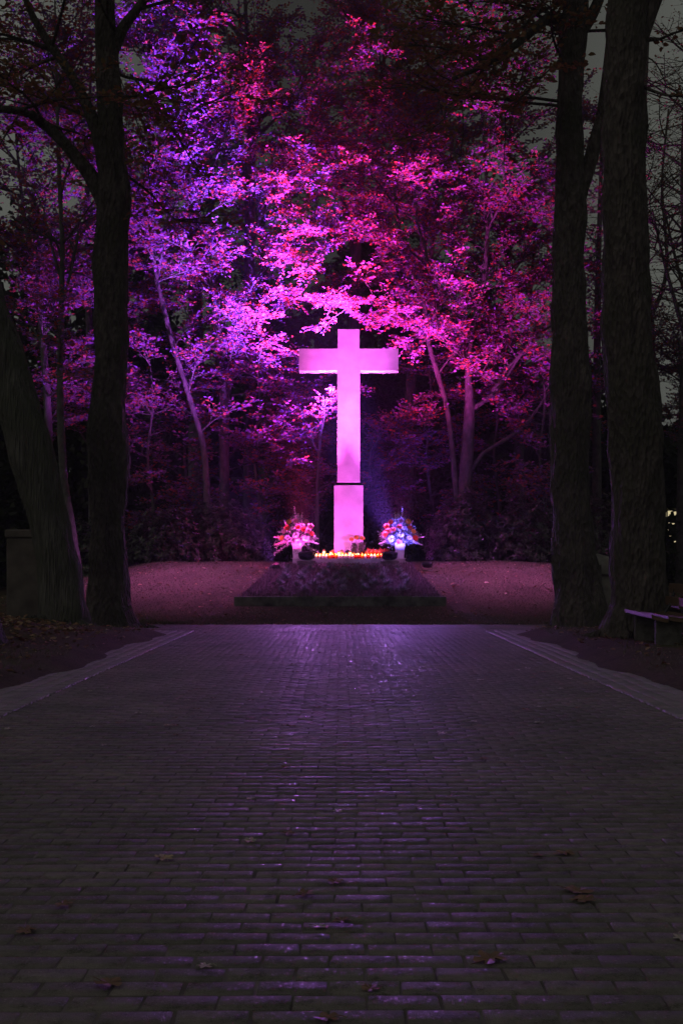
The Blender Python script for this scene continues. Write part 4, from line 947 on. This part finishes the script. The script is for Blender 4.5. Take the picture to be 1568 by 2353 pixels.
def spike(base, tip, m, parent):
    b = MB(); base = Vector(base); tip = Vector(tip); b.tube([base, (base+tip)/2, tip], [.006, .005, .003], 5)
    st = b.build('gladiolus', M['foliage'], parent); n_ = 60; t = NR.uniform(.42, 1, n_)
    P = np.array(tuple(base)) + (np.array(tuple(tip - base)))*t[:, None]; u = rand_unit(n_); u[:, 2] = abs(u[:, 2])*.8 + .3
    V, F = leaves(P - np.array(world_loc(parent)), u, rand_unit(n_), .085*(1.35 - t), .05*(1.3 - t)); mesh_obj('florets', V, F, M[m], st); return st
def arrangement(x, y, z, label, seed, relief, hue):
    global NR
    rs = random.Random(seed); root = empty('flower_arrangement', (x, y, z), label, 'flower arrangement', 'flower arrangements either side of the cross')
    b = MB(); vs_ = []; fs_ = []
    for zz, hw in ((0, .095), (.01, .10), (.40, .125), (.40, .112), (.30, .10)):
        vs_ += [(x-hw, y-hw, z+zz), (x+hw, y-hw, z+zz), (x+hw, y+hw, z+zz), (x-hw, y+hw, z+zz)]
    for i in range(4):
        for j in range(4): fs_.append((i*4+j, i*4+(j+1) % 4, i*4+4+(j+1) % 4, i*4+4+j))
    fs_ += [(3, 2, 1, 0), (16, 17, 18, 19)]; b.add(vs_, fs_); vz = b.build('vase', M['white_vase'], root)
    if relief:
        b = MB()
        for k in range(26):
            px = x + rs.uniform(-.08, .08); pz = z + rs.uniform(.03, .36); yy = y - .1 - .028*(pz-z)/.4*.9 - .006; a = rs.uniform(0, 3)
            b.tube([(px, yy, pz), (px+.02*math.cos(a), yy-.002, pz+.02), (px+.03*math.cos(a+.6), yy, pz+.045)], [.0035, .004, .002], 4)
        b.build('tendril_pattern', M['ivy'], vz)
    zt = z + .42; C0 = Vector((x, y, zt))
    # foliage: dome of leaves plus drooping fronds
    n_ = 1300; u = rand_unit(n_); rr_ = NR.uniform(.25, 1, n_)**.6; sx = .50*(1 - .45*np.clip(u[:, 2], 0, 1)); P = np.stack([x + u[:, 0]*sx*rr_, y + u[:, 1]*.28*rr_, zt + .14 + u[:, 2]*np.where(u[:, 2] > 0, .56, .20)*rr_], 1)
    allp = [P]; alla = [u + NR.normal(0, .4, (n_, 3))]; alll = [NR.uniform(.05, .10, n_)]
    b = MB()
    for k in range(20):
        a = rs.uniform(0, 6.28); el = rs.uniform(-.2, 1.2); L_ = rs.uniform(.5, .75)*(1 if el < .9 else .9)
        d_ = Vector((math.cos(a)*math.cos(el), math.sin(a)*math.cos(el)*.6, math.sin(el))); Q = [C0 + d_*L_*t - Vector((0, 0, .32*(1-el/1.6)*t*t*L_)) for t in (0, .35, .7, 1)]
        b.tube(Q, [.004, .003, .0025, .0015], 4); PP = catmull([tuple(q) for q in Q], .018)[6:]
        allp.append(PP); alla.append(np.array(tuple(d_))*.5 + NR.normal(0, .8, PP.shape)); alll.append(np.full(len(PP), .055))
    b.build('stalks', M['foliage'], root)
    P = np.concatenate(allp); l_ = np.concatenate(alll); V, F = leaves(P - np.array((x, y, z)), np.concatenate(alla), rand_unit(len(P)), l_, l_*.3); mesh_obj('foliage', V, F, M['foliage'], root)
    # blooms
    S_ = 1.22
    fr = [(-.27, .22), (-.16, .42), (-.02, .44), (.02, .32), (.20, .42), (.28, .33), (-.31, .08), (.14, .27), (.31, .17), (.02, .0), (-.20, .30), (.24, .24)]
    for k, (dx, dz) in enumerate(fr):
        dx *= hue*S_; dz *= S_; gerbera((x+dx, y-.24+.1*abs(dx)-.05*rs.random(), zt+dz), (dx*1.2, -1, .35+rs.uniform(-.2, .3)), rs.uniform(.065, .085), rs.choice(['petal_orange', 'petal_orange', 'petal_yellow', 'petal_pink']), root)
    for dx, dz, rr2 in ((-.20, .10, .075), (.19, .08, .10), (-.02, .16, .085), (.12, .36, .07), (-.08, .30, .06)):
        dx *= hue*S_; dz *= S_; mum((x+dx, y-.25, zt+dz), rr2, 'petal_white', root)
    for (dx, dz) in ((-.06, .86), (.12, .72), (.03, .70), (-.30, .52), (.34, .40), (-.52, -.08), (.50, -.05), (-.55, .12)):
        dx *= hue*1.1; dz *= 1.06; spike((x+dx*.25, y-.05, zt+.05), (x+dx, y-.1, zt+dz), rs.choice(['petal_white', 'petal_pink', 'petal_white']), root)
    return root
arrangement(-1.14, 28.02, 1.39, 'orange, pink and white flowers in a patterned white vase, lit pink', 1, True, 1)
arrangement(1.50, 28.02, 1.39, 'orange and white flowers in a plain white vase, lit blue', 2, False, -1)

def bunch(x, y, heads, label, seed):
    rs = random.Random(seed); z = 1.392; root = empty('flower_bunch', (x, y, z), label, 'flowers', 'yellow flower bunches leaning on the plinth')
    b = MB(); b.lathe([(.035, 0), (.04, .01), (.045, .16), (.05, .18)], (x, y, z), 12, capt=False); b.build('vase', M['jar_orange'], root)
    b = MB()
    for dx, dz in heads: b.tube([(x, y, z+.02), (x+dx*.6, y, z+dz*.6), (x+dx, y, z+dz)], [.006]*3, 5)
    b.build('stalks', M['dark_stem'], root)
    n_ = 170; P = np.stack([NR.normal(0, .03, n_), NR.normal(-.01, .02, n_), NR.uniform(.14, .44, n_)], 1)
    ax = np.stack([NR.normal(0, .25, n_), NR.normal(0, .2, n_), -np.ones(n_)], 1); l_ = NR.uniform(.07, .14, n_)
    V, F = leaves(P, ax, rand_unit(n_), l_, l_*.22); mesh_obj('foliage', V, F, M['dark_stem'], root)
    for dx, dz in heads: mum((x+dx, y-.01, z+dz), .07, 'petal_yellow', root, 'bloom', .65)
bunch(.33, 28.22, ((-.07, .50), (.05, .55)), 'pair of round yellow blooms over dark leaves in front of the plinth', 3)
bunch(.53, 28.22, ((.01, .53),), 'single round yellow bloom over dark leaves at the right corner of the plinth', 4)
ln_ = empty('grave_lantern', (.16, 28.2, 1.392), 'small dark lantern with a carrying ring in front of the plinth', 'lantern')
b = MB(); b.lathe([(.075, 0), (.08, .02), (.065, .03), (.06, .16), (.075, .17), (.03, .22), (.015, .23)], (.16, 28.2, 1.392), 8); b.build('body', M['black'], ln_)
b = MB(); b.tube([(.16 + .06*math.cos(a), 28.2, 1.60 + .09*math.sin(a)) for a in np.linspace(-.3, math.pi+.3, 12)], [.004]*12, 5); b.build('handle', M['steel'], ln_)
# scattered red carnations / wreath at the right end of the candles
wr = empty('small_wreath', (.93, 28.15, 1.392), 'low wreath of reddish sprigs behind the red candles', 'wreath')
n_ = 380; a = NR.uniform(0, 6.28, n_); P = np.stack([.26*np.cos(a) + NR.normal(0, .03, n_), .11*np.sin(a) + NR.normal(0, .03, n_), .16 + .06*NR.rand(n_)], 1)
V, F = leaves(P, rand_unit(n_), rand_unit(n_), NR.uniform(.04, .08, n_), NR.uniform(.02, .03, n_)); mesh_obj('sprigs', V, F, M['petal_orange'], wr)
b = MB(); b.lathe([(.24, 0), (.26, .08), (.22, .17)], (.93, 28.15, 1.392), 16); b.v[-1][:, 1] = 28.15 + (b.v[-1][:, 1] - 28.15)*.4; b.build('base', M['bedsoil'], wr)
print('LEAVES', NLEAF[0])

# thin veil added in place of a lens halo, catching the floodlights
hm = bpy.data.materials.new('halo_mist'); hm.use_nodes = True; n = hm.node_tree; n.nodes.clear()
o_ = n.nodes.new('ShaderNodeOutputMaterial'); pv = n.nodes.new('ShaderNodeVolumePrincipled'); pv.inputs['Color'].default_value = (0.85, 0.87, 0.92, 1); pv.inputs['Density'].default_value = 0.0008; pv.inputs['Anisotropy'].default_value = 0.3
n.links.new(pv.outputs[0], o_.inputs['Volume'])
b = MB(); b.box((0, 400, 15), (1900, 1700, 34)); hz = b.build('halo_haze', hm); tag(hz, 'thin veil added over the whole avenue in place of a lens halo', 'halo_mist', kind='stuff')
